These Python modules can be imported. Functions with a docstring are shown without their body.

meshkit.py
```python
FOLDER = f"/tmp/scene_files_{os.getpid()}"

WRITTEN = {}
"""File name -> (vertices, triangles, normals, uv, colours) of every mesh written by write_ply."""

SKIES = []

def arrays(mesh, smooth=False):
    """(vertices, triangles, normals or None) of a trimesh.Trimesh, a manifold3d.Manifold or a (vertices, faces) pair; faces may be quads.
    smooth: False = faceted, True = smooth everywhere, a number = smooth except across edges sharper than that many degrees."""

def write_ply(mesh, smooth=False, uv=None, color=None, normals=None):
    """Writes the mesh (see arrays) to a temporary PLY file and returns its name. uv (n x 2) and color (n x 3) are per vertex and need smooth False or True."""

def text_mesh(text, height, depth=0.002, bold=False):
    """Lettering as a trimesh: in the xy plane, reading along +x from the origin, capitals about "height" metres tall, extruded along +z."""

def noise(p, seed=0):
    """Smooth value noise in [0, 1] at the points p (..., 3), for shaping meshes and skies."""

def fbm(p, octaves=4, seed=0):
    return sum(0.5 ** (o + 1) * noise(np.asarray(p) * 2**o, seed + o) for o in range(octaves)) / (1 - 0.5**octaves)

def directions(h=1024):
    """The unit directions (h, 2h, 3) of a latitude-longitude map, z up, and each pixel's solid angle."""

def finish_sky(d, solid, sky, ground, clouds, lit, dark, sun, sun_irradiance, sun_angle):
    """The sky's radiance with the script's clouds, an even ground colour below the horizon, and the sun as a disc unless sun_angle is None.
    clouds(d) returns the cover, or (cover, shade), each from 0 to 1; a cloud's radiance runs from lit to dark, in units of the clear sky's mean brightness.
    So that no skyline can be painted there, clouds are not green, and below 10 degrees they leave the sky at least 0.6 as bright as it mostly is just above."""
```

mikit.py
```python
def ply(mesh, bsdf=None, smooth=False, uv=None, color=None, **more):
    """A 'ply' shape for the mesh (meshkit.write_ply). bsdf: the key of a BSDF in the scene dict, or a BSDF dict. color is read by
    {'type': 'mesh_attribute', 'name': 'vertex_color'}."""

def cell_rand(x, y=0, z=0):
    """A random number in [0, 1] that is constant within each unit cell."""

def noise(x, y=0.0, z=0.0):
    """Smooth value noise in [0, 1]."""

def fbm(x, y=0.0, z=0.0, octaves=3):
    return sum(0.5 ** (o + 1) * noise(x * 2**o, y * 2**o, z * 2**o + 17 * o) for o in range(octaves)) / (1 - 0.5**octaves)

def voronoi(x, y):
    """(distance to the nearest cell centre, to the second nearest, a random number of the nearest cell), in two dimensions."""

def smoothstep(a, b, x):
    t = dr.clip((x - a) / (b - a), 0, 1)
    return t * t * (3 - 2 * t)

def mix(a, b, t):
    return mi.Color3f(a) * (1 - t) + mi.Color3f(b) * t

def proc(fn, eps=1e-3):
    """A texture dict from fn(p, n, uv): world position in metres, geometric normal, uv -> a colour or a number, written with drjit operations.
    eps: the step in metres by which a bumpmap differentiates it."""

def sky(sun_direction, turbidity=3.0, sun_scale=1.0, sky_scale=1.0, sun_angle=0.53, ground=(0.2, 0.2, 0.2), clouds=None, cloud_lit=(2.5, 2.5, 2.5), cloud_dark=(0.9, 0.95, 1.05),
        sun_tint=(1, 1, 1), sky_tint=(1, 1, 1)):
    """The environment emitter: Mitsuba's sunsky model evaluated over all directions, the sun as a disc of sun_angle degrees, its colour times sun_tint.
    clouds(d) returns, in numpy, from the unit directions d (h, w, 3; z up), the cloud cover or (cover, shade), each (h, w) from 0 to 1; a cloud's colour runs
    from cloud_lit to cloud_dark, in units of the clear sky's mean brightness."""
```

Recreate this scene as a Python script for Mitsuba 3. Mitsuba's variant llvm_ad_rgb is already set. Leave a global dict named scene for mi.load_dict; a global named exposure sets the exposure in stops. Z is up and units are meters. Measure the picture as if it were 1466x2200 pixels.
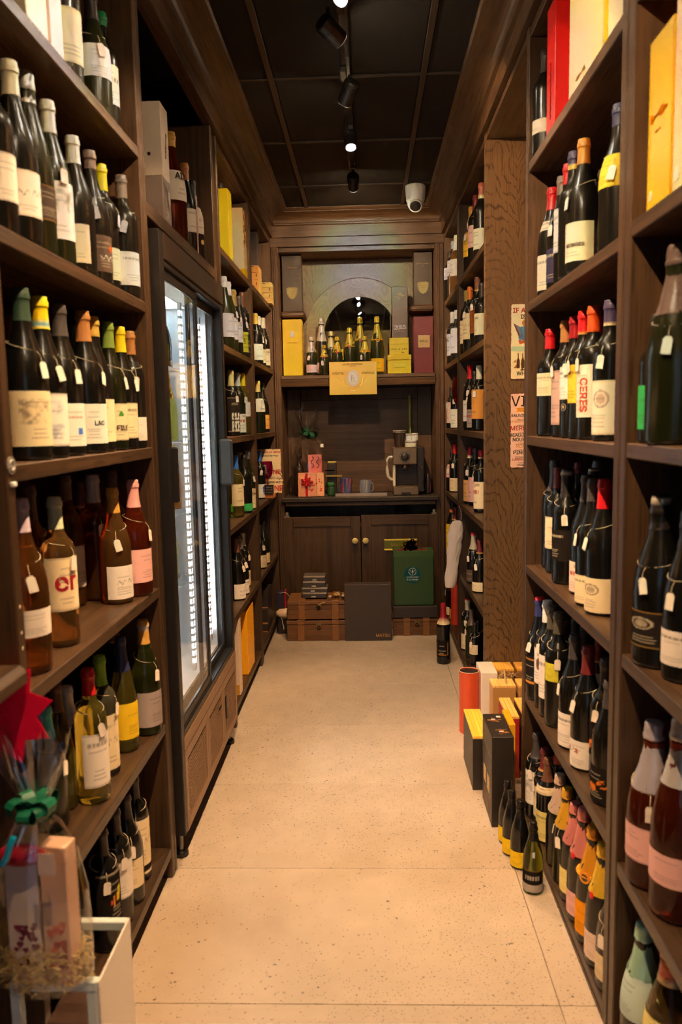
import math, random, numpy as np, trimesh, mitsuba as mi, mikit, meshkit
import drjit as dr
from mikit import proc, noise, fbm, smoothstep, mix
T = mi.ScalarTransform4f
scene, labels = {}, {}
rng = random.Random(7)
# ---------------------------------------------------------------- camera, sky, exposure
EYE = np.array([0.0, 0.0, 1.475])
RIGHT = np.array([0.999272, 0.032756, -0.019584]); DOWN = np.array([-0.015625, -0.11703, -0.993005]); FWD = np.array([-0.034818, 0.992588, -0.116433])
scene['camera'] = {'type': 'thinlens', 'fov': math.degrees(2 * math.atan(733 / 1675.0)), 'fov_axis': 'x', 'near_clip': 0.05, 'far_clip': 60.0,
                   'aperture_radius': 0.0034, 'focus_distance': 4.3,
                   'to_world': T().look_at(origin=EYE.tolist(), target=(EYE + FWD).tolist(), up=(-DOWN).tolist())}
exposure = -0.42
scene['sky'] = mikit.sky([0.3, 0.8, 0.5], turbidity=5.0, sun_scale=0.0, sky_scale=4.5, ground=(0.3, 0.3, 0.3), sky_tint=(0.95, 1.0, 1.05))
LAMP = (1.0, 0.63, 0.33)
LAMP_POWER = 20.0; LENS_POWER = 700.0; LED_POWER = 80.0
# ---------------------------------------------------------------- helpers
def s(r, g, b):
    return tuple((c / 255 / 12.92 if c / 255 <= 0.04045 else ((c / 255 + 0.055) / 1.055) ** 2.4) for c in (r, g, b))

def vf(m):
    return (np.asarray(m.vertices, float), np.asarray(m.faces, int)) if hasattr(m, 'vertices') else (np.asarray(m[0], float), np.asarray(m[1], int))

class M:
    """Collects pieces of one part, each with its own colour."""
    def __init__(self): self.v, self.f, self.c, self.n = [], [], [], 0
    def add(self, m, col=(0.5, 0.5, 0.5), tr=None):
        v, f = vf(m)
        if tr is not None: v = v @ tr[:3, :3].T + tr[:3, 3]
        if tr is not None and np.linalg.det(tr[:3, :3]) < 0: f = f[:, ::-1]
        self.v.append(v); self.f.append(f + self.n); self.n += len(v)
        c = np.asarray(col, float); self.c.append(np.broadcast_to(c, (len(v), 3)) if c.ndim == 1 else c)
        return self
    def ply(self, bsdf, smooth=False, color=True, **k):
        return mikit.ply((np.vstack(self.v), np.vstack(self.f)), bsdf, smooth=smooth, color=np.vstack(self.c) if color else None, **k)
    def build(self, key, bsdf, smooth=False, color=True, **k):
        scene[key] = self.ply(bsdf, smooth, color, **k); return key

USED = {}
def numbered(name):
    n = USED.get(name, 0); USED[name] = n + 1
    return name if n == 0 else f'{name}_{n:03d}'
def thing(name, label, cat, group=None, kind=None):
    key = numbered(name); labels[key] = {'label': label}
    if cat: labels[key]['category'] = cat
    if group: labels[key]['group'] = group
    if kind: labels[key]['kind'] = kind
    return key
def struct(name, mesh, bsdf, smooth=False):
    scene[name] = mikit.ply(mesh, bsdf, smooth=smooth); labels[name] = {'kind': 'structure'}
    return name
def part(key, name, mesh, bsdf, smooth=False, col=None, label=None, **k):
    kk = numbered(key + '__' + name)
    if col is not None: M().add(mesh, col).build(kk, bsdf, smooth, **k)
    elif isinstance(mesh, M): mesh.build(kk, bsdf, smooth, **k)
    else: scene[kk] = mikit.ply(mesh, bsdf, smooth=smooth, **k)
    if label: labels[kk] = {'label': label}
    return kk

def bx(x0, x1, y0, y1, z0, z1, c=0.0):
    x0, x1 = sorted((x0, x1)); y0, y1 = sorted((y0, y1)); z0, z1 = sorted((z0, z1))
    if c <= 0:
        m = trimesh.creation.box(extents=(x1 - x0, y1 - y0, z1 - z0)); m.apply_translation(((x0 + x1) / 2, (y0 + y1) / 2, (z0 + z1) / 2)); return vf(m)
    c = min(c, (x1 - x0) * .45, (y1 - y0) * .45, (z1 - z0) * .45); p = []
    for sx in (0, 1):
        for sy in (0, 1):
            for sz in (0, 1):
                X, Y, Z = (x0, x1)[sx], (y0, y1)[sy], (z0, z1)[sz]; dx, dy, dz = c * (1 - 2 * sx), c * (1 - 2 * sy), c * (1 - 2 * sz)
                p += [(X, Y + dy, Z + dz), (X + dx, Y, Z + dz), (X + dx, Y + dy, Z)]
    return vf(trimesh.convex.convex_hull(np.array(p)))
def lathe(prof, n=24):
    """prof: (r, z) from bottom to top; closed where r = 0."""
    p = np.asarray(prof, float); a = np.arange(n) * 2 * math.pi / n; v, f, rings = [], [], []
    for r, z in p:
        if r < 1e-6: rings.append((len(v), 1)); v.append((0, 0, z))
        else: rings.append((len(v), n)); v += [(r * math.cos(t), r * math.sin(t), z) for t in a]
    for (i, ni), (j, nj) in zip(rings, rings[1:]):
        for k in range(n):
            k2 = (k + 1) % n
            if ni == 1 and nj == 1: continue
            if ni == 1: f.append((i, j + k2, j + k))
            elif nj == 1: f.append((i + k, i + k2, j))
            else: f += [(i + k, i + k2, j + k2), (i + k, j + k2, j + k)]
    return np.array(v), np.array(f)
def tube(pts, r, n=6, closed=False):
    p = np.asarray(pts, float)
    if closed: p = np.vstack([p, p[:1]])
    t = np.gradient(p, axis=0)
    if closed: t[0] = t[-1] = p[1] - p[-2]
    t /= np.linalg.norm(t, axis=1, keepdims=True) + 1e-12
    ref = np.array([0, 0, 1.0]) if abs(t[:, 2]).mean() < .8 else np.array([1.0, 0, 0])
    a = np.cross(t, ref); a /= np.linalg.norm(a, axis=1, keepdims=True) + 1e-12; b = np.cross(t, a)
    an = np.arange(n) * 2 * math.pi / n; rr = np.broadcast_to(np.asarray(r, float), (len(p),))
    v = (p[:, None] + rr[:, None, None] * (np.cos(an)[None, :, None] * a[:, None] + np.sin(an)[None, :, None] * b[:, None])).reshape(-1, 3); f = []
    for i in range(len(p) - 1):
        for k in range(n):
            k2 = (k + 1) % n; f += [(i * n + k, (i + 1) * n + k2, i * n + k2), (i * n + k, (i + 1) * n + k, (i + 1) * n + k2)]
    if not closed:
        c0, c1 = len(v), len(v) + 1; v = np.vstack([v, p[:1], p[-1:]])
        for k in range(n):
            k2 = (k + 1) % n; f += [(c0, k, k2), (c1, (len(p) - 1) * n + k2, (len(p) - 1) * n + k)]
    return v, np.array(f)
def prism_y(poly, y0, y1):
    """polygon of (x, z) extruded along y."""
    from shapely.geometry import Polygon
    m = trimesh.creation.extrude_polygon(Polygon(poly), y1 - y0, engine='earcut'); v, f = vf(m)
    return np.stack([v[:, 0], y1 - v[:, 2], v[:, 1]], 1), f
def prism_x(poly, x0, x1):
    """polygon of (y, z) extruded along x."""
    from shapely.geometry import Polygon
    m = trimesh.creation.extrude_polygon(Polygon(poly), x1 - x0, engine='earcut'); v, f = vf(m)
    return np.stack([v[:, 2] + x0, v[:, 0], v[:, 1]], 1), f
def poly_mesh(poly, depth):
    return vf(trimesh.creation.extrude_polygon(poly, depth, engine='earcut'))
def cyl(p0, p1, r, n=16): return tube([p0, np.asarray(p0) * .5 + np.asarray(p1) * .5, p1], r, n)
_txt = {}
def text(t, h, depth=0.0006, bold=False):
    k = (t, h, depth, bold)
    if k not in _txt: _txt[k] = vf(meshkit.text_mesh(t, h, depth, bold))
    v, f = _txt[k]; v = v.copy(); v[:, 0] -= (v[:, 0].min() + v[:, 0].max()) / 2; return v, f
def face_cam(x, y, z): return np.array([[1, 0, 0, x], [0, 0, -1, y], [0, 1, 0, z], [0, 0, 0, 1.0]])      # reads along +x, faces -y
def face_right(x, y, z): return np.array([[0, 0, 1, x], [1, 0, 0, y], [0, 1, 0, z], [0, 0, 0, 1.0]])     # on the left wall, faces +x
def face_left(x, y, z): return np.array([[0, 0, -1, x], [-1, 0, 0, y], [0, 1, 0, z], [0, 0, 0, 1.0]])    # on the right wall, faces -x
def rz(a, x=0, y=0, z=0):
    c, q = math.cos(a), math.sin(a); return np.array([[c, -q, 0, x], [q, c, 0, y], [0, 0, 1, z], [0, 0, 0, 1.0]])
def circle(r, cx=0, cy=0, n=32):
    from shapely.geometry import Point
    return Point(cx, cy).buffer(r, n // 4)
# ---------------------------------------------------------------- materials
def wood(base, dark, ax):
    """oak: pores and cathedral figure along one axis (0 x, 1 y, 2 z)."""
    def fn(p, n, uv):
        q = [p.x, p.y, p.z]; l = q[ax]; o = [q[i] for i in range(3) if i != ax]
        w = fbm(o[0] * 3.1 + 7, o[1] * 3.1, l * 0.9) - .5
        ring = noise(o[0] * 26 + w * 9, o[1] * 26 + w * 6, l * 0.6)
        pore = noise(o[0] * 330, o[1] * 330, l * 9)
        streak = fbm(o[0] * 70, o[1] * 70, l * 1.6)
        t = dr.clip(.20 + .30 * smoothstep(.40, .66, ring) * streak * 1.4 + .30 * smoothstep(.35, .7, streak) + .45 * smoothstep(.62, .85, pore), 0, 1)
        return mix(base, dark, t)
    return fn
def wood_bump(ax):
    def fn(p, n, uv):
        q = [p.x, p.y, p.z]; l = q[ax]; o = [q[i] for i in range(3) if i != ax]
        return noise(o[0] * 300, o[1] * 300, l * 8)
    return fn
def principled(col, rough=.5, spec=.5, **k):
    c = col if isinstance(col, dict) else {'type': 'rgb', 'value': list(col)}
    return {'type': 'principled', 'base_color': c, 'roughness': rough, 'specular': spec, **k}
VC = lambda: {'type': 'mesh_attribute', 'name': 'vertex_color'}
OAK, OAKD = (.056, .0275, .0115), (.020, .0095, .004)
for nm, ax in (('oak_upright', 2), ('oak_along', 1), ('oak_across', 0)):
    scene[nm] = principled(proc(wood(OAK, OAKD, ax)), .42, .45)
def figured(p, n, uv):       # crown-cut oak veneer with cathedral figure, running up
    k = dr.floor(p.x / .26 + .3); c = p.x - (k + .2) * .26
    c = c + (fbm(p.x * 1.5, p.y * 3, p.z * 2.2) - .5) * .10
    f = c * c * 62 + p.z * 4.2 + k * 1.7 + (fbm(p.x * 7, p.y * 5, p.z * 2.6, 4) - .5) * 1.5 + (noise(p.x * 60, p.y * 40, p.z * 12) - .5) * .10
    ring = dr.abs(dr.sin(f * 12.5))
    dash = noise(p.x * 150, p.y * 150, p.z * 40)
    pore = noise(p.x * 420, p.y * 420, p.z * 12)
    t = .55 * smoothstep(.86, .995, ring) * smoothstep(.15, .6, dash) + .30 * smoothstep(.58, .85, pore) + .14 * fbm(p.x * 60, p.y * 60, p.z * 2)
    return mix((.118, .062, .026), (.026, .013, .006), dr.clip(t, 0, 1))
scene['oak_figured'] = principled(proc(figured), .4, .4)
def arch_wood(p, n, uv):
    w = fbm(p.x * 9, p.y, p.z * 5) * .5
    ring = dr.abs(dr.sin((p.z * .8 + dr.abs(dr.sin(p.x * 30)) * .05 + w) * 60))
    return mix((.21, .112, .042), (.11, .055, .020), .6 * smoothstep(.6, .97, ring))
scene['oak_light'] = principled(proc(arch_wood), .4, .4)
def floor_fn(p, n, uv):
    base = mix((.50, .395, .295), (.41, .305, .21), smoothstep(.35, .75, fbm(p.x * 1.6 + 3, p.y * 1.6, 0, 4)))
    base = base * (0.93 + .14 * fbm(p.x * 14, p.y * 14, 0, 3)) * (0.965 + .07 * mikit.cell_rand((p.x - .464) / 1.214 + 40, (p.y - 1.82) / .607 + 40))
    pit = mi.Float(0)
    for sc, r, dens in ((46, .17, .88), (100, .24, .74), (26, .11, .94)):
        d, d2, q = mikit.voronoi(p.x * sc, p.y * sc)
        clump = fbm(p.x * 2.7 + sc, p.y * 2.7, 0, 3)
        pit = dr.maximum(pit, dr.select(q > dens - (clump - .5) * .9, smoothstep(r * (.5 + q * .5), r * .3, d + (noise(p.x * sc * 3, p.y * sc * 3) - .5) * .14), 0) * (.45 + .5 * cellv(q)))
    return mix(base, (.075, .05, .04), pit * .75)
def cellv(q): return dr.abs(dr.sin(q * 91.0))
scene['concrete_tile'] = principled(proc(floor_fn), .42, .35)
scene['joint'] = principled((.30, .22, .15), .8)
scene['ceiling_board'] = principled((.0065, .0058, .005), .85, .2)
scene['ceiling_bar'] = principled((.014, .009, .006), .5, .4)
scene['plaster'] = principled((.24, .22, .13), .9, .2)
scene['dark_plaster'] = principled((.05, .04, .03), .9, .2)
scene['paper'] = {'type': 'twosided', 'bsdf': {'type': 'diffuse', 'reflectance': VC()}}
scene['satin'] = {'type': 'twosided', 'bsdf': principled(VC(), .38, .45)}
scene['foil'] = principled(VC(), .33, .6, metallic=.45)
scene['metal'] = principled(VC(), .3, .5, metallic=.9)
scene['dark_glass'] = principled((.0035, .0035, .003), .19, .55)
scene['green_glass'] = principled((.005, .0065, .002), .19, .55)
def clear_glass(name, col): scene[name] = {'type': 'principled', 'base_color': {'type': 'rgb', 'value': list(col)}, 'roughness': .04, 'spec_trans': .96, 'eta': 1.4}
clear_glass('rose_wine', (.80, .30, .07)); clear_glass('pale_rose_wine', (.88, .46, .14)); clear_glass('red_rose_wine', (.66, .10, .035)); clear_glass('white_wine', (.80, .66, .12))
clear_glass('pale_wine', (.86, .83, .52)); clear_glass('green_wine', (.20, .24, .05)); clear_glass('amber_wine', (.72, .42, .10)); clear_glass('purple_glass', (.32, .03, .16)); clear_glass('ruby_glass', (.35, .03, .02))
GLASS = dict(dk='dark_glass', gr='green_glass', grn='green_wine', rose='rose_wine', rosey='pale_rose_wine', rosered='red_rose_wine', rosedia='red_rose_wine', yel='white_wine', clr='pale_wine', amb='amber_wine')
scene['window_glass'] = {'type': 'thindielectric', 'int_ior': 1.5}
scene['mirror_silver'] = {'type': 'conductor', 'material': 'Ag', 'specular_reflectance': {'type': 'rgb', 'value': .72}}
scene['cellophane'] = {'type': 'thindielectric', 'int_ior': 1.8}
# ---------------------------------------------------------------- room shell
XL, XR, YB, ZC = -0.656, 0.554, 5.62, 2.92
WL, WR, YF, YE = -1.30, 1.30, -1.0, 6.35
struct('wall_left', bx(WL - .1, WL, YF, YE, 0, 3.0), 'dark_plaster')
struct('wall_right', bx(WR, WR + .1, YF, YE, 0, 3.0), 'dark_plaster')
struct('wall_back', bx(WL - .1, WR + .1, YE, YE + .1, 0, 3.0), 'dark_plaster')
fw = M()          # the shop front behind the camera: a wall with an open glazed entrance
for q in ((WL - .1, -.78, 0, 3.0), (.78, WR + .1, 0, 3.0), (-.78, .78, 2.15, 3.0)): fw.add(bx(q[0], q[1], YF - .12, YF, q[2], q[3]))
fw.build('wall_front', 'plaster', color=False); labels['wall_front'] = {'kind': 'structure'}
fr = M()
for q in ((-.78, -.72, 0, 2.15), (.72, .78, 0, 2.15), (-.72, .72, 2.09, 2.15), (-.03, .03, 0, 2.09)): fr.add(bx(q[0], q[1], YF - .10, YF - .04, q[2], q[3], .004))
fr.build('door_1', 'oak_upright', color=False); labels['door_1'] = {'kind': 'structure'}
struct('floor', bx(WL, WR, YF, YE, -.12, -.006), 'joint')
for i in range(-5, 8):
    y0 = 1.823 + .607 * i
    for j in range(-2, 2):
        x0 = .464 + 1.214 * j; a, b = max(x0, WL), min(x0 + 1.214, WR); c, d = max(y0, YF), min(y0 + .607, YE)
        if b - a > .05 and d - c > .05: part('floor', 'tile', bx(a + .0008, b - .0008, c + .0008, d - .0008, -.006, 0, .0012), 'concrete_tile')
struct('ceiling', bx(WL, WR, YF, YE, ZC + .012, ZC + .1), 'ceiling_board')
xs = [-1.032, -.385, .262, .909]; ys = [3.49 + .765 * k for k in range(-6, 4)]
for k, y in enumerate(ys):
    for x in xs[:-1]:
        part('ceiling', 'panel', bx(x + .014, x + .633, y + .010, y + .755, ZC + .002, ZC + .011, .003), 'ceiling_board')
for x in xs[1:-1]: part('ceiling', 'tee_bar', bx(x - .013, x + .013, YF, 5.75, ZC - .006, ZC + .012, .002), 'ceiling_bar')
for y in ys[1:]: part('ceiling', 'tee_bar', bx(-.75, .68, y - .009, y + .009, ZC - .0045, ZC + .012, .002), 'ceiling_bar')
# cornice: frieze board, bead, cove and top fillet, along both sides and across the back
ZB = 2.75
def cornice(sx):       # (offset from the face into the room, z)
    q = [(0, ZB), (.022, ZB), (.026, ZB + .006), (.022, ZB + .012), (.020, ZB + .012), (.020, 2.872), (.030, 2.872), (.034, 2.878), (.030, 2.885), (.026, 2.887)]
    q = [(0, ZB), (.018, ZB), (.018, ZB + .075), (.034, ZB + .079), (.036, ZB + .087), (.028, ZB + .093), (.030, ZB + .098)]
    q += [(.030 + .075 * (1 - math.cos(t)), ZB + .098 + .045 * math.sin(t)) for t in np.linspace(.1, 1.5, 7)]
    q += [(.112, ZB + .146), (.112, ZB + .152), (.128, ZB + .156), (.136, ZB + .163), (.136, ZC + .001), (0, ZC + .001)]
    return q
struct('trim_1', prism_y([(XL + a, z) for a, z in cornice(1)], .2, YB), 'oak_along')
struct('trim_2', prism_y([(XR - a, z) for a, z in cornice(1)][::-1], .2, YB), 'oak_along')
struct('trim_3', prism_x([(YB - a, z) for a, z in cornice(1)], XL, XR), 'oak_across')
struct('trim_4', bx(XL - .03, XL, .2, YB, ZB, ZC), 'oak_along'); struct('trim_5', bx(XR, XR + .03, .2, YB, ZB, ZC), 'oak_along'); struct('trim_6', bx(XL, XR, YB, YB + .03, 2.69, ZC), 'oak_across')
# ---------------------------------------------------------------- shelf units
DEP = .34
def unit(side, y0, y1, shelves, label, w0=.032, w1=.032, plinth=None, figured_end=False, th=.032, toe=0.0, z0=0.0):
    sg = -1 if side == 'L' else 1; xf = XL if side == 'L' else XR
    t = thing('wine_shelf_unit', label, 'shelf unit', 'built-in oak wine shelf units')
    X = lambda d: xf + sg * d
    part(t, 'side_panel', bx(X(0), X(DEP), y0, y0 + w0, z0, ZB, .003), 'oak_figured' if figured_end else 'oak_upright')
    part(t, 'side_panel', bx(X(0), X(DEP), y1 - w1, y1, z0, ZB, .003), 'oak_upright')
    part(t, 'back_panel', bx(X(DEP - .012), X(DEP - .001), y0 + w0, y1 - w1, z0 + .02, ZB, 0), 'oak_upright')
    part(t, 'top_panel', bx(X(.004), X(DEP - .013), y0 + w0, y1 - w1, ZB - .035, ZB - .004, .002), 'oak_along')
    for z in shelves:
        k = part(t, 'shelf', bx(X(.002), X(DEP - .013), y0 + w0 + .0005, y1 - w1 - .0005, z - th, z, .0022), 'oak_along')
    if plinth: part(t, 'plinth', bx(X(toe), X(toe + .02), y0 + w0, y1 - w1, 0, shelves[-1] - th - .001, .001), 'oak_along')
    return t
SH = {'A': [2.283, 1.84, 1.405, .968, .525, .105], 'C': [2.28, 1.84, 1.405, .968, .53, .10], 'P': [2.283, 1.845, 1.405, .965, .53, .06], 'B': [2.32, 1.862, 1.41, .955, .487, .045], 'N': [2.33, 1.873, 1.415, .951, .461, .02]}
ua = unit('L', 1.395, 2.405, SH['A'], 'dark oak shelf unit with six shelves, nearest on the left before the fridge', plinth=1, toe=.04)
for z in (1.14, 1.09, 1.06): part(ua, 'peg_hole', cyl((XL + .0004, 1.411, z), (XL - .003, 1.411, z), .004, 8), 'satin', col=s(210, 190, 160))
uf = thing('fridge_surround', 'dark oak surround with one high bottle shelf over the drinks fridge', 'shelf unit')
part(uf, 'side_panel', bx(XL - DEP, XL, 2.4075, 2.432, 0, ZB, .003), 'oak_upright')
part(uf, 'side_panel', bx(XL - DEP, XL, 3.505, 3.54, 2.09, ZB, .003), 'oak_upright')
part(uf, 'shelf', bx(XL - DEP, XL - .002, 2.433, 3.504, 2.105, 2.15, .003), 'oak_along')
part(uf, 'filler_strip', bx(XL - .05, XL - .014, 3.541, 3.624, 0, ZB, .002), 'oak_upright')
part(uf, 'back_panel', bx(XL - DEP, XL - DEP + .011, 2.433, 3.504, 2.151, ZB), 'oak_upright')
uc = unit('L', 3.625, 4.615, SH['C'], 'dark oak shelf unit beside the far end of the drinks fridge', plinth=1, toe=.03)
ud = unit('L', 4.617, 5.618, SH['C'], 'dark oak shelf unit on the left with wooden crate ends on top shelf', plinth=1, toe=.03)
un = unit('R', .60, 1.733, SH['N'], 'dark oak shelf unit holding the orange gift box, at the right edge', w1=.036, plinth=1)
ub = unit('R', 1.742, 2.79, SH['B'], 'dark oak shelf unit on the right, between orange gift box and floor boxes', w0=.036, w1=.044, plinth=1)
up = unit('R', 3.70, 4.787, SH['P'], 'dark oak shelf unit whose figured end panel carries two metal signs', w0=.045, w1=.036, plinth=1, figured_end=True)
uq = unit('R', 4.789, 5.618, SH['P'], 'dark oak shelf unit on the right, deepest, next to the back cabinet', w0=.036, plinth=1)
wr = thing('niche_back_panel', 'dark oak panel closing the recess behind the gift boxes on the right', 'panel')
part(wr, 'board', bx(XR + DEP - .03, XR + DEP, 2.7915, 3.699, 0, ZB), 'oak_upright')
part(wr, 'soffit', bx(XR + .004, XR + DEP - .031, 2.7915, 3.699, ZB - .03, ZB - .004), 'oak_along')
# ---------------------------------------------------------------- back cabinet
bc = thing('back_display_cabinet', 'dark oak back cabinet with arched mirror, counter and two hung doors', 'cabinet')
part(bc, 'side_post', bx(-.655, -.606, YB, YB + .40, 0, 2.69, .004), 'oak_upright')
part(bc, 'side_post', bx(.492, .553, YB, YB + .40, 0, 2.69, .004), 'oak_upright')
part(bc, 'side_post_bead', bx(-.640, -.625, YB - .006, YB, 0, 2.69, .003), 'oak_upright')
part(bc, 'side_post_bead', bx(.510, .525, YB - .006, YB, 0, 2.69, .003), 'oak_upright')
part(bc, 'ceiling_board', bx(-.606, .492, YB + .031, YB + .40, 2.66, 2.689), 'oak_across')
part(bc, 'display_shelf', bx(-.606, .492, YB - .012, YB + .38, 1.772, 1.80, .004), 'oak_across')
part(bc, 'shelf_moulding', prism_x([(YB - .012, 1.768), (YB - .004, 1.735), (YB + .002, 1.722), (YB + .03, 1.722), (YB + .03, 1.771), (YB - .012, 1.771)], -.606, .492), 'oak_across')
from shapely.geometry import Polygon, box as sbox
YA = 5.945; ACX, ACZ, RO, RI = -.04, 2.12, .405, .268
def arch(r, z0): return Polygon([(ACX - r, z0)] + [(ACX + r * math.cos(t), ACZ + r * math.sin(t)) for t in np.linspace(math.pi, 0, 33)] + [(ACX + r, z0)])
k = numbered(bc + '__arched_panel'); M().add(poly_mesh(sbox(-.606, 1.80, .492, 2.66).difference(arch(RO, 1.7)), .02), tr=face_cam(0, YA + .02, 0)).build(k, 'oak_figured', color=False)
k = numbered(bc + '__arch_frame'); M().add(poly_mesh(arch(RO, 1.80).difference(arch(RI, 1.7)), .012), tr=face_cam(0, YA + .021, 0)).build(k, 'oak_light', color=False); labels[k] = {'label': 'lighter oak arch round the mirror'}
k = numbered(bc + '__mirror'); M().add(poly_mesh(arch(RI + .02, 1.80), .004), tr=face_cam(0, YA + .026, 0)).build(k, 'mirror_silver', color=False); labels[k] = {'label': 'arched mirror reflecting two lamps'}
part(bc, 'mirror_backing', bx(-.60, .49, YA + .028, YA + .04, 1.772, 2.66), 'oak_upright')
for sx in (-1, 1):      # the two small raised box ledges
    x0, x1 = (-.606, -.435) if sx < 0 else (.325, .492); zz = 2.262 if sx < 0 else 2.285
    part(bc, 'corner_ledge', bx(x0, x1, YB + .09, YA - .002, zz - .042, zz, .012), 'oak_across')
part(bc, 'counter_top', bx(-.624, .512, YB - .035, YB + .40, .892, .925, .005), 'ceiling_bar')
part(bc, 'counter_edge', bx(-.60, .488, YB - .012, YB + .02, .862, .891, .003), 'oak_across')
part(bc, 'niche_panel', bx(-.606, .492, 5.99, 6.01, .925, 1.772), 'oak_across')
for q in ((-.605, -.50, .925, 1.72), (.385, .491, .925, 1.72), (-.50, .385, 1.63, 1.72)): part(bc, 'niche_frame', bx(q[0], q[1], 5.97, 5.99, q[2], q[3], .004), 'oak_upright')
part(bc, 'niche_panel_lower_rail', bx(-.50, .385, 5.97, 5.99, .926, .98, .004), 'oak_across')
part(bc, 'cupboard_shelf', bx(-.605, .491, YB + .05, 6.0, .70, .722), 'oak_across')
part(bc, 'cupboard_back', bx(-.605, .491, 6.0, 6.01, 0, .86), 'oak_upright')
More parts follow.
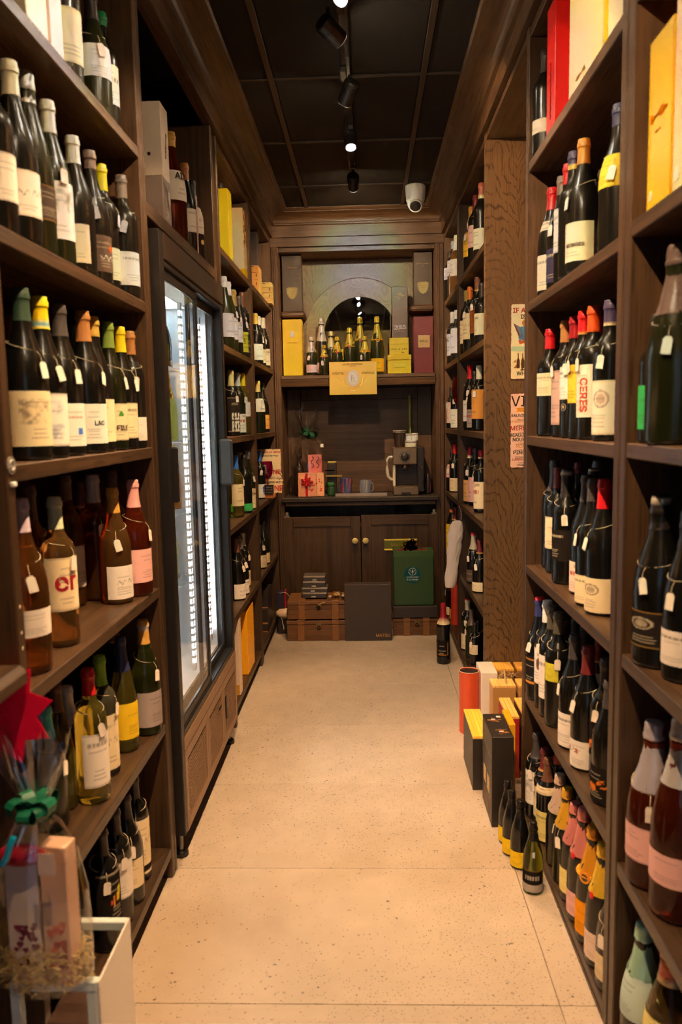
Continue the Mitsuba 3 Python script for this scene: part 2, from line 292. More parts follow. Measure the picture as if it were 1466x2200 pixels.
for x0, x1, zt, kx in ((-.622, -.058, .782, -.098), (-.052, .507, .790, -.022)):
    d = part(bc, 'door', bx(x0 + .05, x1 - .05, YB + .006, YB + .014, .07, zt - .05), 'oak_upright')
    for q in ((x0, x0 + .073, .03, zt), (x1 - .073, x1, .03, zt)): part(d, 'stile', bx(q[0], q[1], YB - .003, YB + .018, q[2], q[3], .002), 'oak_upright')
    for q in ((.03, .10), (zt - .073, zt)): part(d, 'rail', bx(x0 + .0735, x1 - .0735, YB - .003, YB + .018, q[0], q[1], .002), 'oak_across')
    for px in np.linspace(x0 + .09, x1 - .09, 4)[1:-1]: part(d, 'board_groove', bx(px - .001, px + .001, YB + .0052, YB + .0062, .11, zt - .08), 'ceiling_bar')
    pr = [(0, 0), (.011, .0), (.0095, .008), (.012, .016), (.0205, .022), (.0225, .030), (.020, .036), (.012, .040), (0, .041)]
    v, f = lathe(pr, 18); v = v[:, [0, 2, 1]] * np.array([1, -1, 1]) + np.array([kx, YB - .003, .607])
    part(d, 'knob', (v, f), 'satin', True, col=s(205, 185, 120), label='round pale brass knob')
    hx = x0 + .03 if x0 < -.1 else x1 - .03
    h = M(); h.add(bx(hx - .018, hx + .018, YB - .002, YB + .03, zt, zt + .012, .002), s(170, 160, 140)).add(bx(hx - .011, hx + .011, YB + .005, YB + .03, zt + .012, zt + .036, .003), s(190, 180, 160)); h.add(cyl((hx - .02, YB + .012, zt + .02), (hx + .02, YB + .012, zt + .02), .005, 8), s(150, 145, 130))
    part(d, 'hinge', h, 'metal', label='nickel concealed hinge left open at the top')
# ---------------------------------------------------------------- bottles
PROF = {
 'bdx': [(0, .86), (.012, .96), (.03, 1), (.60, 1), (.64, .985), (.68, .90), (.71, .76), (.735, .60), (.76, .48), (.79, .415), (.84, .385), (.935, .37), (.94, .42), (.97, .42), (.975, .38), (1, .36)],
 'brg': [(0, .86), (.012, .96), (.03, 1), (.44, 1), (.50, .985), (.56, .93), (.62, .81), (.68, .655), (.73, .53), (.78, .435), (.84, .37), (.935, .345), (.94, .39), (.97, .39), (.975, .36), (1, .34)],
 'hock': [(0, .86), (.012, .96), (.03, 1), (.36, 1), (.45, .96), (.55, .85), (.65, .70), (.74, .54), (.82, .42), (.88, .37), (.94, .36), (.945, .40), (.97, .40), (.975, .37), (1, .35)],
 'chp': [(0, .86), (.012, .96), (.03, 1), (.40, 1), (.48, .975), (.55, .91), (.62, .80), (.68, .68), (.74, .55), (.80, .45), (.86, .385), (.895, .37), (.90, .42), (.925, .42), (.93, .385), (.985, .37), (1, .33)]}
PROF['mini'] = PROF['chm'] = PROF['chp']; PROF['half'] = PROF['bdx']; PROF['mag'] = PROF['brg']
NOMH = dict(bdx=.326, brg=.319, hock=.353, chp=.337, mini=.214, half=.262, mag=.401, chm=.385)
RAD = dict(bdx=.0398, brg=.044, hock=.0403, chp=.0461, mini=.0307, half=.0329, mag=.0519, chm=.0551)
DENSE = {}
for kx, pf in PROF.items():
    from scipy.interpolate import PchipInterpolator
    z = np.array([a for a, b in pf]); r = np.array([b for a, b in pf]); DENSE[kx] = PchipInterpolator(z, r)
def rad(t, z): return DENSE[t](np.clip(z, 0, 1))
GLASSPLY = {}
def glass_ply(t, bsdf):
    if (t, bsdf) not in GLASSPLY:
        z = np.array(sorted({0, .006, .012, .03, .3, .62, .6, *np.linspace(.36, .80, 15), .84, .9, .935, .94, .95, .965, .97, .976, .99, 1.0}))
        pr = [(0, .02), (.3, .015), (.72, .004)] + [(float(rad(t, q)), q) for q in z] + [(0, 1.0)]
        GLASSPLY[(t, bsdf)] = mikit.ply(lathe(pr, 28), bsdf, smooth=True)
    return GLASSPLY[(t, bsdf)]
CAP = dict(cream=s(228, 214, 180), white=s(232, 228, 220), dark=s(28, 24, 24), black=s(24, 21, 20), char=s(58, 54, 54), grey=s(96, 90, 88), greyblue=s(92, 100, 116), taupe=s(92, 78, 74), bronze=s(170, 112, 62), brown=s(96, 60, 42), gold=s(206, 156, 66), goldgrey=s(200, 150, 70),
 creamgold=s(222, 188, 120), yellow=s(248, 205, 20), green=s(20, 110, 66), dkgreen=s(44, 66, 52), olivegreen=s(112, 138, 56), lime=s(132, 176, 40), olive=s(132, 116, 50), oliveg=s(74, 70, 58), teal=s(70, 190, 190), lilac=s(206, 188, 206), pink=s(240, 164, 158), palegreen=s(214, 222, 180),
 silver=s(190, 184, 180), silverpink=s(214, 186, 166), clear=s(84, 66, 56), red=s(196, 20, 26), crimson=s(140, 16, 24), maroon=s(98, 30, 32), redorange=s(226, 74, 24), orange=s(216, 116, 42), navy=s(36, 42, 74), navygold=s(44, 42, 70), navyred=s(40, 44, 92), navycream=s(52, 44, 72), redcream=s(150, 20, 30), blackcream=s(34, 30, 28),
 pinkcream=s(176, 92, 72), greycream=s(176, 164, 140), orangeband=s(30, 26, 24), blue=s(40, 92, 170), pinkfoil=s(214, 130, 124), goldfoil=s(222, 168, 46), orangefoil=s(218, 150, 36), yellowfoil=s(226, 182, 50), creamfoil=s(226, 200, 130), silverfoil2=s(176, 168, 176), celadon=s(150, 192, 172))
LAB = dict(w=s(236, 224, 210), c=s(234, 212, 170), k=s(60, 52, 48), tp=s(88, 74, 66), ye=s(236, 196, 40), ye2=s(240, 188, 62), yg=s(206, 196, 60), gy=s(150, 136, 132), bk=s(34, 30, 28), pk=s(232, 178, 170), pw=s(236, 208, 188), mv=s(198, 160, 150), nv=s(44, 42, 64), br=s(118, 66, 34), oc=s(226, 168, 110), gn=s(50, 150, 84), yc=s(232, 212, 130), pg=s(190, 208, 198), **{'or': s(222, 152, 74), 'or2': s(244, 158, 34)})
CAPN = dict(creamgold='cream-gold', dkgreen='dark green', olivegreen='olive green', palegreen='pale green', greyblue='grey-blue', goldgrey='gold', silverpink='silver-pink', redorange='orange-red', navygold='navy', navyred='navy', navycream='navy', redcream='red', blackcream='black', pinkcream='rust', greycream='grey-cream', orangeband='dark', pinkfoil='pink', goldfoil='gold', orangefoil='orange-gold', yellowfoil='yellow', creamfoil='cream', silverfoil2='silver', char='charcoal', oliveg='olive-grey', dark='dark', clear='clear')
LABN = dict(w='white', c='cream', k='dark', tp='taupe', ye='yellow', ye2='yellow', yg='lime-yellow', gy='grey', bk='black', pk='pink', pw='pale pink', mv='mauve', nv='navy', br='brown', oc='peach', gn='green', yc='pale yellow', pg='pale green', **{'or': 'orange', 'or2': 'orange'})
GLN = dict(dk='dark', gr='dark green', grn='green', rose='rosé', rosey='pale rosé', rosered='red rosé', rosedia='faceted rosé', yel='white wine', clr='pale wine', amb='amber')
BAYN = dict(A='nearest left unit', F='above the fridge', C='unit beyond fridge', D='deepest left unit', P='unit with signs', Q='deepest right unit', B='large right unit', N='right-edge unit', K='before the mirror', X='on the floor')
SHN = ['', 'top shelf', 'second shelf', 'third shelf', 'fourth shelf', 'fifth shelf', 'bottom shelf']
ORD = ['first', 'second', 'third', 'fourth', 'fifth', 'sixth', 'seventh', 'eighth', 'ninth', 'tenth', 'eleventh', 'twelfth', 'thirteenth', 'fourteenth']
INK = np.array(s(60, 46, 40))
def bent(m, R, phi0, z0):
    """a flat piece (x across, y up, z out) laid on a cylinder of radius R (or radius function of z)."""
    v, f = m; a = phi0 + v[:, 0] / R; r = R + v[:, 2]
    return np.stack([r * np.cos(a), r * np.sin(a), z0 + v[:, 1]], 1), f
def paint(U, V, base, kind, r):
    C = np.empty(U.shape + (3,)); C[:] = base
    dark = sum(base) > .25
    ink = INK if dark else np.array(s(200, 186, 160))
    def blend(mask, col, k=.6): C[mask] = C[mask] * (1 - k) + np.asarray(col) * k
    edge = (V < .045) | (V > .955)
    if r.random() < .45: blend(edge, ink if r.random() < .5 else s(176, 132, 60), .35)
    rows = [.16 + .07 * k for k in range(r.randint(2, 4))] + ([.66] if r.random() < .6 else []) + ([.8] if r.random() < .5 else [])
    c0 = r.uniform(.36, .56)
    for y in rows:
        w = r.uniform(.10, .24); blend((np.abs(V - y) < .014) & (np.abs(U - c0) < w), ink, .42)
    if kind == 'head': blend((np.abs(V - .8) < .04) & (np.abs(U - c0) < .3) & ((U * 38).astype(int) % 4 != 0), ink, .6)
    elif kind == 'script': blend(np.abs(V - .52 - .05 * np.sin(U * 46) - .10 * (U - .5)) < .016 + .01 * np.sin(U * 23), ink, .6 * 1) ; C[(U < .25) | (U > .8)] = np.where((np.abs(C[(U < .25) | (U > .8)] - base) > .001), base, base)
    elif kind == 'sketch':
        P = np.stack([U * 7, V * 7, U * 0 + r.random() * 50], -1); n = meshkit.fbm(P, 4)
        m = (V > .40) & (V < .86) & (U > .18) & (U < .78); C[m] = C[m] * (1 - .75 * np.clip((n[m] - .42) * 3.2, 0, 1))[:, None]
    elif kind == 'blue':
        P = np.stack([U * 8, V * 8, U * 0 + 3], -1); n = meshkit.fbm(P, 4); m = (np.abs(V - .72) < .13) | (np.abs(V - .28) < .15)
        m &= (U > .15) & (U < .6); C[m] = C[m] * (1 - .5 * np.clip((n[m] - .45) * 4, 0, 1))[:, None] + np.array(s(120, 160, 200)) * (.3 * np.clip((n[m] - .45) * 4, 0, 1))[:, None]
    elif kind == 'bluesq': blend((U > .56) & (U < .68) & (V > .26) & (V < .42), s(40, 100, 200), .95); blend((np.abs(V - .68) < .035) & (U > .3) & (U < .7) & ((U * 40).astype(int) % 4 != 0), s(196, 90, 80), .5)
    elif kind == 'red': blend((np.abs(V - .62) < .06) & (np.abs(U - .5) < .22) & ((U * 30).astype(int) % 4 != 0), s(170, 30, 34), .8); blend((np.abs(V - .86) < .05) & (np.abs(U - .62) < .16), s(120, 90, 50), .6)
    elif kind == 'sun': blend((U - .72) ** 2 + ((V - .66) * 1.2) ** 2 < .012, s(214, 84, 40), .95); blend(np.abs(V - .40 - .05 * np.sin(U * 40)) < .02 * (np.abs(U - .55) < .2), s(225, 215, 205), .9)
    elif kind == 'bars': blend((np.abs(V - .62) < .05) & (np.abs(U - .55) < .2) & ((U * 44).astype(int) % 5 < 3), ink, .75)
    elif kind == 'bars3':
        for u, a, b, col in ((.38, .42, .50, (230, 90, 90)), (.46, .36, .58, (224, 138, 50)), (.54, .46, .60, (224, 150, 40)), (.60, .46, .70, (206, 190, 60)), (.66, .52, .74, (226, 200, 50))): blend((np.abs(U - u) < .028) & (V > a) & (V < b), s(*col), .95)
    elif kind == 'dots': blend((((U * 6) % 1 - .5) ** 2 + ((V * 9) % 1 - .5) ** 2 < .14) & (U > .2) & (U < .75) & (V < .55), s(230, 224, 214), .95)
    elif kind == 'round': d = (U - .5) ** 2 + ((V - .66) * 1.3) ** 2; blend((d < .045) & (d > .028), ink, .6); blend(d < .016, ink, .45)
    elif kind == 'frame': blend(((np.abs(U - .5) < .40) & (np.abs(V - .5) < .40)) & ~((np.abs(U - .5) < .355) & (np.abs(V - .5) < .365)), s(190, 120, 50), .85); blend((V > .1) & (V < .17) & (np.abs(U - .5) < .3), s(205, 130, 50), .8)
    elif kind == 'eye': d = (U - .55) ** 2 * 2 + ((V - .56) * 1.1) ** 2; blend(d < .035, s(88, 20, 26), .9); blend(d < .006, s(20, 12, 12), .9)
    elif kind == 'bird':
        P = np.stack([U * 9, V * 9, U * 0], -1); n = meshkit.fbm(P, 3); blend((np.abs(V - .66 + .3 * np.abs(U - .38)) < .08) & (np.abs(U - .38) < .2) & (n > .38), s(150, 34, 36), .85)
    elif kind == 'orange':
        P = np.stack([U * 9, V * 9, U * 0 + 9], -1); n = meshkit.fbm(P, 3); blend((np.abs(V - .45 - .5 * (U - .5)) < .13) & (n > .47), s(226, 120, 40), .9)
    elif kind == 'bluebrush':
        P = np.stack([U * 5, V * 5, U * 0 + 2], -1); n = meshkit.fbm(P, 4); k = np.clip((n - .42) * 4, 0, 1) * (np.abs(V - .55) < .3) * (U > .35); C[:] = C * (1 - k[..., None]) + np.array(s(38, 48, 190)) * k[..., None]
    elif kind == 'line': blend((V < .34), s(190, 180, 168), .7); blend((np.abs(V - .66) < .1) & (np.abs(U - .5) < .3) & ((U * 30).astype(int) % 3 > 0), s(190, 182, 170), .55)
    return C
TEXT = {'LAC': ('LAC', .30, (.50, .52)), 'FILE': ('FILE', .46, (.5, .34)), 'AIX': ('AIX', .5, (.44, .80)), 'GEORGES': ('GEORGES', .62, (.52, .42)), 'BOTTER': ('BOTTER', .7, (.5, .72)), 'A': ('A', .16, (.44, .78)), 'er': ('er', .62, (.5, .56)), 'VCERES': ('CERES', .64, (.5, .5)), 'ORK': ('ORK', .42, (.45, .72))}
def label_mesh(t, H, R, lo, hi, half, phi, base, kind, r, n):
    nu, nv = n; ph = np.linspace(-half, half, nu); zz = np.linspace(lo, hi, nv); P, Z = np.meshgrid(ph, zz)
    rr = R * rad(t, Z / H) + .0007
    v = np.stack([rr * np.cos(phi + P), rr * np.sin(phi + P), Z], -1).reshape(-1, 3)
    i = np.arange(nu * nv).reshape(nv, nu); q = np.stack([i[:-1, :-1], i[:-1, 1:], i[1:, 1:], i[1:, :-1]], -1).reshape(-1, 4)
    U, V = (P / half + 1) / 2, (Z - lo) / (hi - lo)
    m = M().add((v, np.vstack([q[:, :3], q[:, [0, 2, 3]]])), paint(U, V, base, kind if kind not in TEXT else '', r).reshape(-1, 3))
    if kind in TEXT:
        w, frac, (cu, cv) = TEXT[kind]; W = 2 * half * R
        tv, tf = text(w, .01, .0004, True); ln = tv[:, 0].max() - tv[:, 0].min()
        if kind == 'VCERES':
            k = frac * (hi - lo) / ln; tv = tv * np.array([k, k, 1]); tv = np.stack([tv[:, 1] - .008, -tv[:, 0], tv[:, 2]], 1); col = s(196, 70, 50)
        else: k = frac * W / ln * .8; tv = tv * np.array([k, k, 1]); col = s(150, 34, 40) if kind == 'er' else s(60, 48, 42)
        tv = tv + np.array([(cu - .5) * W, -.005 * k, .0012])
        bv = bent((tv, tf), R, phi, lo + cv * (hi - lo)); m.add(bv, col)
    return m
SEEN = {}
def pix(x, y, z):
    w = np.array([x, y, z]) - EYE; c = w @ FWD; return 733 + 1675 * (w @ RIGHT) / c, 1100 + 1675 * (w @ DOWN) / c
def bottle(b):
    bay, sh, x, y, z, H, t, zc, la, lb, cap, glass, lab, o, nth = b
    r = random.Random(int(x * 1e3) * 7919 + int(y * 1e3) * 31 + int(z * 1e3))
    R = RAD[t] * o.get('sx', 1) * min(1.1, max(.55, (H / NOMH[t]))) ** (.6 if H < NOMH[t] else .3)
    spark = t in ('chp', 'chm', 'mini')
    name = 'champagne_bottle' if spark else 'wine_bottle'
    where = ('first', 'second', 'third', 'fourth')[sh - 1] + ' fridge rack' if bay == 'I' else BAYN[bay] if bay in 'FKX' else SHN[sh] + ', ' + BAYN[bay]
    kind = 'sparkling' if spark else 'wine'
    g = GLN[glass]; g = g + ' ' + kind + ' bottle' if 'wine' not in g else g.replace(' wine', '') + ' wine bottle'
    small = 'small ' if (t in ('mini', 'half') or (spark and H < .23)) else 'large ' if t in ('mag', 'chm') else ''
    lt = f'{small}{CAPN.get(cap, cap)}-capped {g}' + (f', {LABN[lab]} label' if lab else '') + f', {ORD[nth]} from left, {where}'
    key = thing(name, lt, 'champagne bottle' if spark else 'wine bottle', f'{kind} bottles, {where}')
    side = 1 if bay in 'AFCD' else -1
    if bay == 'K': phi = -math.pi / 2 + r.uniform(-.2, .2)
    elif side == 1: phi = -math.radians(o.get('yaw', 0) + r.uniform(24, 44))
    else: phi = math.pi + math.radians(r.uniform(24, 44) + o.get('yaw', 0))
    if bay == 'X': phi = -math.pi / 2 - .35
    W = T().translate([x, y, z + .0007]); near = y < 2.7
    scene[key + '__glass'] = {**glass_ply(t, GLASS[glass]), 'to_world': W @ T().scale([R, R, H])}
    # capsule or foil
    c = np.array(CAP[cap]); n = 22 if near else 16; f0 = zc / H
    if spark: zs = [f0, f0 + .004] + list(np.linspace(f0 + .02, .895, 6)) + [.897, .905, .923, .930, .95, .985, 1.0]
    else: zs = [f0, f0 + .003] + list(np.linspace(f0 + .03, .935, 4)) + [.9395, .944, .97, .9745, .99, 1.0]
    zs = sorted(set(float(q) for q in zs if q >= f0))
    off = .0009
    pr = [(rad(t, f0) * R - .001, zc)] + [(float(rad(t, q)) * R + off, q * H + (off if q >= .9999 else 0)) for q in zs] + [(rad(t, 1.0) * R * .8, H + off + .0012), (0, H + off + .0014)]
    v, f = lathe(pr, n); col = np.tile(c, (len(v), 1)); zf = v[:, 2] / H
    if spark:
        wob = meshkit.noise(v * np.array([260, 260, 90]) + x * 37, 1) - .5; rr = np.hypot(v[:, 0], v[:, 1])[:, None]
        v[:, :2] *= 1 + (wob * .0035)[:, None] / np.maximum(rr, .006) * (rr > .002)
    def band(lo, hi, cc): col[(zf >= f0 + lo * (1 - f0)) & (zf <= f0 + hi * (1 - f0))] = cc
    if cap in ('redcream', 'navycream', 'pinkcream'): band(-.01, .16, s(226, 200, 150))
    elif cap in ('blackcream',): band(.80, .93, s(220, 206, 186))
    elif cap == 'navyred': band(.90, 1.2, s(214, 40, 44))
    elif cap == 'goldgrey': band(.55, .75, s(176, 170, 172))
    elif cap == 'greycream': band(.9, 1.2, s(180, 40, 34))
    elif cap == 'orangeband': band(-.01, .22, s(226, 116, 30))
    elif cap == 'navygold': band(-.01, .3, s(214, 160, 60))
    elif o.get('band') == 'blue': band(.12, .24, s(70, 150, 170))
    elif cap in ('red', 'maroon', 'brown', 'gold') and r.random() < .5: band(-.01, .06, s(200, 150, 70))
    M().add((v, f), col).build(key + ('__foil' if spark else '__capsule'), 'foil' if spark else 'satin', True, to_world=W)
    if spark:       # wire muzzle ring under the bulb
        M().add(tube([(math.cos(a) * (float(rad(t, .897)) * R + .0016), math.sin(a) * (float(rad(t, .897)) * R + .0016), .893 * H) for a in np.linspace(0, 2 * math.pi, 16, False)], .0008, 4, True), c * .55).build(key + '__wire_ring', 'foil', True, to_world=W)
    if lab and la:
        half = math.radians(74) * o.get('w', 1)
        n = (44, 40) if near else (22, 22)
        label_mesh(t, H, R, lb, la, half, phi, np.array(LAB[lab]), o.get('txt', ''), r, n).build(key + '__label', 'paper', True if o.get('txt') not in TEXT else False, to_world=W)
        if o.get('foot'):
            m = M()
            for lo, hi, cc in ((max(.004, lb - .016), max(.010, lb - .003), s(44, 34, 30)), (max(.001, lb - .028), max(.003, lb - .020), LAB[lab])):
                q = label_mesh(t, H, R, lo, hi, half, phi, np.array(cc), '', r, (14, 3)); m.add((q.v[0], q.f[0]), cc)
            m.build(key + '__foot_band', 'paper', to_world=W)
        if o.get('logo'):
            m = M().add(bent(poly_mesh(circle(.011).difference(circle(.0085)), .0005), R + .0006, phi - .1, max(.03, lb - .022)), s(150, 140, 130)).add(bent(poly_mesh(circle(.005), .0005), R + .0006, phi - .1, max(.03, lb - .022)), s(190, 160, 130)); m.build(key + '__emblem', 'paper', to_world=W)
        if o.get('leaf'): M().add(bent(poly_mesh(circle(.0045).union(circle(.004, .004, -.004)).union(circle(.003, -.004, -.005)), .0005), R + .0012, phi - .12, lb + .74 * (la - lb)), s(60, 120, 40)).build(key + '__leaf_mark', 'paper', to_world=W)
    if o.get('neck'):
        label_mesh(t, H, R, H * .60, H * .69, math.radians(80), phi, np.array(LAB['c']), 'head', r, (24, 10)).build(key + '__neck_label', 'paper', True, to_world=W)
    if o.get('drop'):
        a = phi; zt = H * .60; rr = float(rad(t, zt / H)) * R + .002
        q = lathe([(0, -.012), (.0065, -.007), (.0075, 0), (.004, .008), (0, .012)], 10)[0] * np.array([.5, 1, 1]); qq = lathe([(0, -.012), (.0065, -.007), (.0075, 0), (.004, .008), (0, .012)], 10)[1]
        M().add((q, qq), s(214, 30, 26), rz(a, rr * math.cos(a), rr * math.sin(a), zt)).build(key + '__seal', 'satin', True, to_world=W)
        labels[key + '__seal'] = {'label': 'red wax seal'}
    if o.get('collar'):
        zt = zc; rr = float(rad(t, zt / H)) * R + .0025
        m = M().add(tube([(rr * math.cos(a), rr * math.sin(a), zt) for a in np.linspace(0, 2 * math.pi, 20, False)], .005, 6, True), s(238, 150, 30))
        m.add(bent(poly_mesh(circle(.016).difference(circle(.010)), .0016), rr + .003, phi, zt), s(238, 150, 30)).add(bent(poly_mesh(circle(.0105), .001), rr + .003, phi, zt), s(60, 50, 30)); m.build(key + '__collar', 'satin', to_world=W)
    if o.get('strap'): M().add(bent(poly_mesh(sbox(-.006, 0, .006, H * .62), .001), R + .001, phi + .3, .01), s(190, 140, 130)).build(key + '__ribbon', 'satin', to_world=W)
    if o.get('medal'): M().add(bent(poly_mesh(circle(.010), .0008), R + .0006, phi + .25, .07), s(222, 180, 90)).build(key + '__medal', 'satin', to_world=W)
    if o.get('strip'): M().add(bent(poly_mesh(sbox(-.004, H * .36, .004, H * .62), .0008), R * .9, phi + .2, 0), s(190, 196, 200)).build(key + '__tax_strip', 'paper', to_world=W)
    if o.get('tag'):
        zt = H * (.70 if t in ('bdx', 'half') else .66 if t in ('brg', 'mag') else .62); rr = float(rad(t, zt / H)) * R + .0014; da = r.uniform(-.6, .6); a = phi + da
        tilt = .010 * R / .04
        loop = [(rr * math.cos(q), rr * math.sin(q), zt + .004 - tilt * math.cos(q - a)) for q in np.linspace(0, 2 * math.pi, 18, False)]
        z1 = zt - .036; r1 = float(rad(t, z1 / H)) * R + .004
        p0 = np.array([rr * math.cos(a), rr * math.sin(a), zt + .004 - tilt]); p1 = np.array([r1 * math.cos(a), r1 * math.sin(a), z1 + .006])
        m = M().add(tube(loop, .0011, 5, True), s(214, 190, 156)).add(tube([p0, (p0 + p1) / 2 + np.array([math.cos(a), math.sin(a), 0]) * .003, p1], .0011, 5), s(214, 190, 156))
        k = key + '__price_tag'
        slope = math.atan2(float(rad(t, (z1 + .01) / H) - rad(t, (z1 - .025) / H)) * R, .035)
        w2, h2 = .0095, .034
        tag = Polygon([(-w2, -h2), (w2, -h2), (w2, -.005), (w2 * .55, 0), (-w2 * .55, 0), (-w2, -.005)]); tv, tf = poly_mesh(tag, .0012)
        ca, sa = math.cos(slope), math.sin(slope); roll = r.uniform(-.25, .25)
        tv[:, :2] = tv[:, :2] @ np.array([[math.cos(roll), math.sin(roll)], [-math.sin(roll), math.cos(roll)]])
        out = tv[:, 2] - tv[:, 1] * -sa; up = tv[:, 1] * ca
        rz_ = np.array([math.cos(a), math.sin(a)]); tn = np.array([-math.sin(a), math.cos(a)])
        rb = max(r1, float(rad(t, (z1 - .025) / H)) * R + .002 + sa * .03)
        pos = (rb + out)[:, None] * rz_ + tv[:, :1] * tn
        m2 = M().add((np.column_stack([pos, z1 + .006 + up]), tf), s(238, 222, 204)); m2.build(k, 'paper', to_world=W)
        m.build(k + '__string', 'paper', True, to_world=W)
    return key
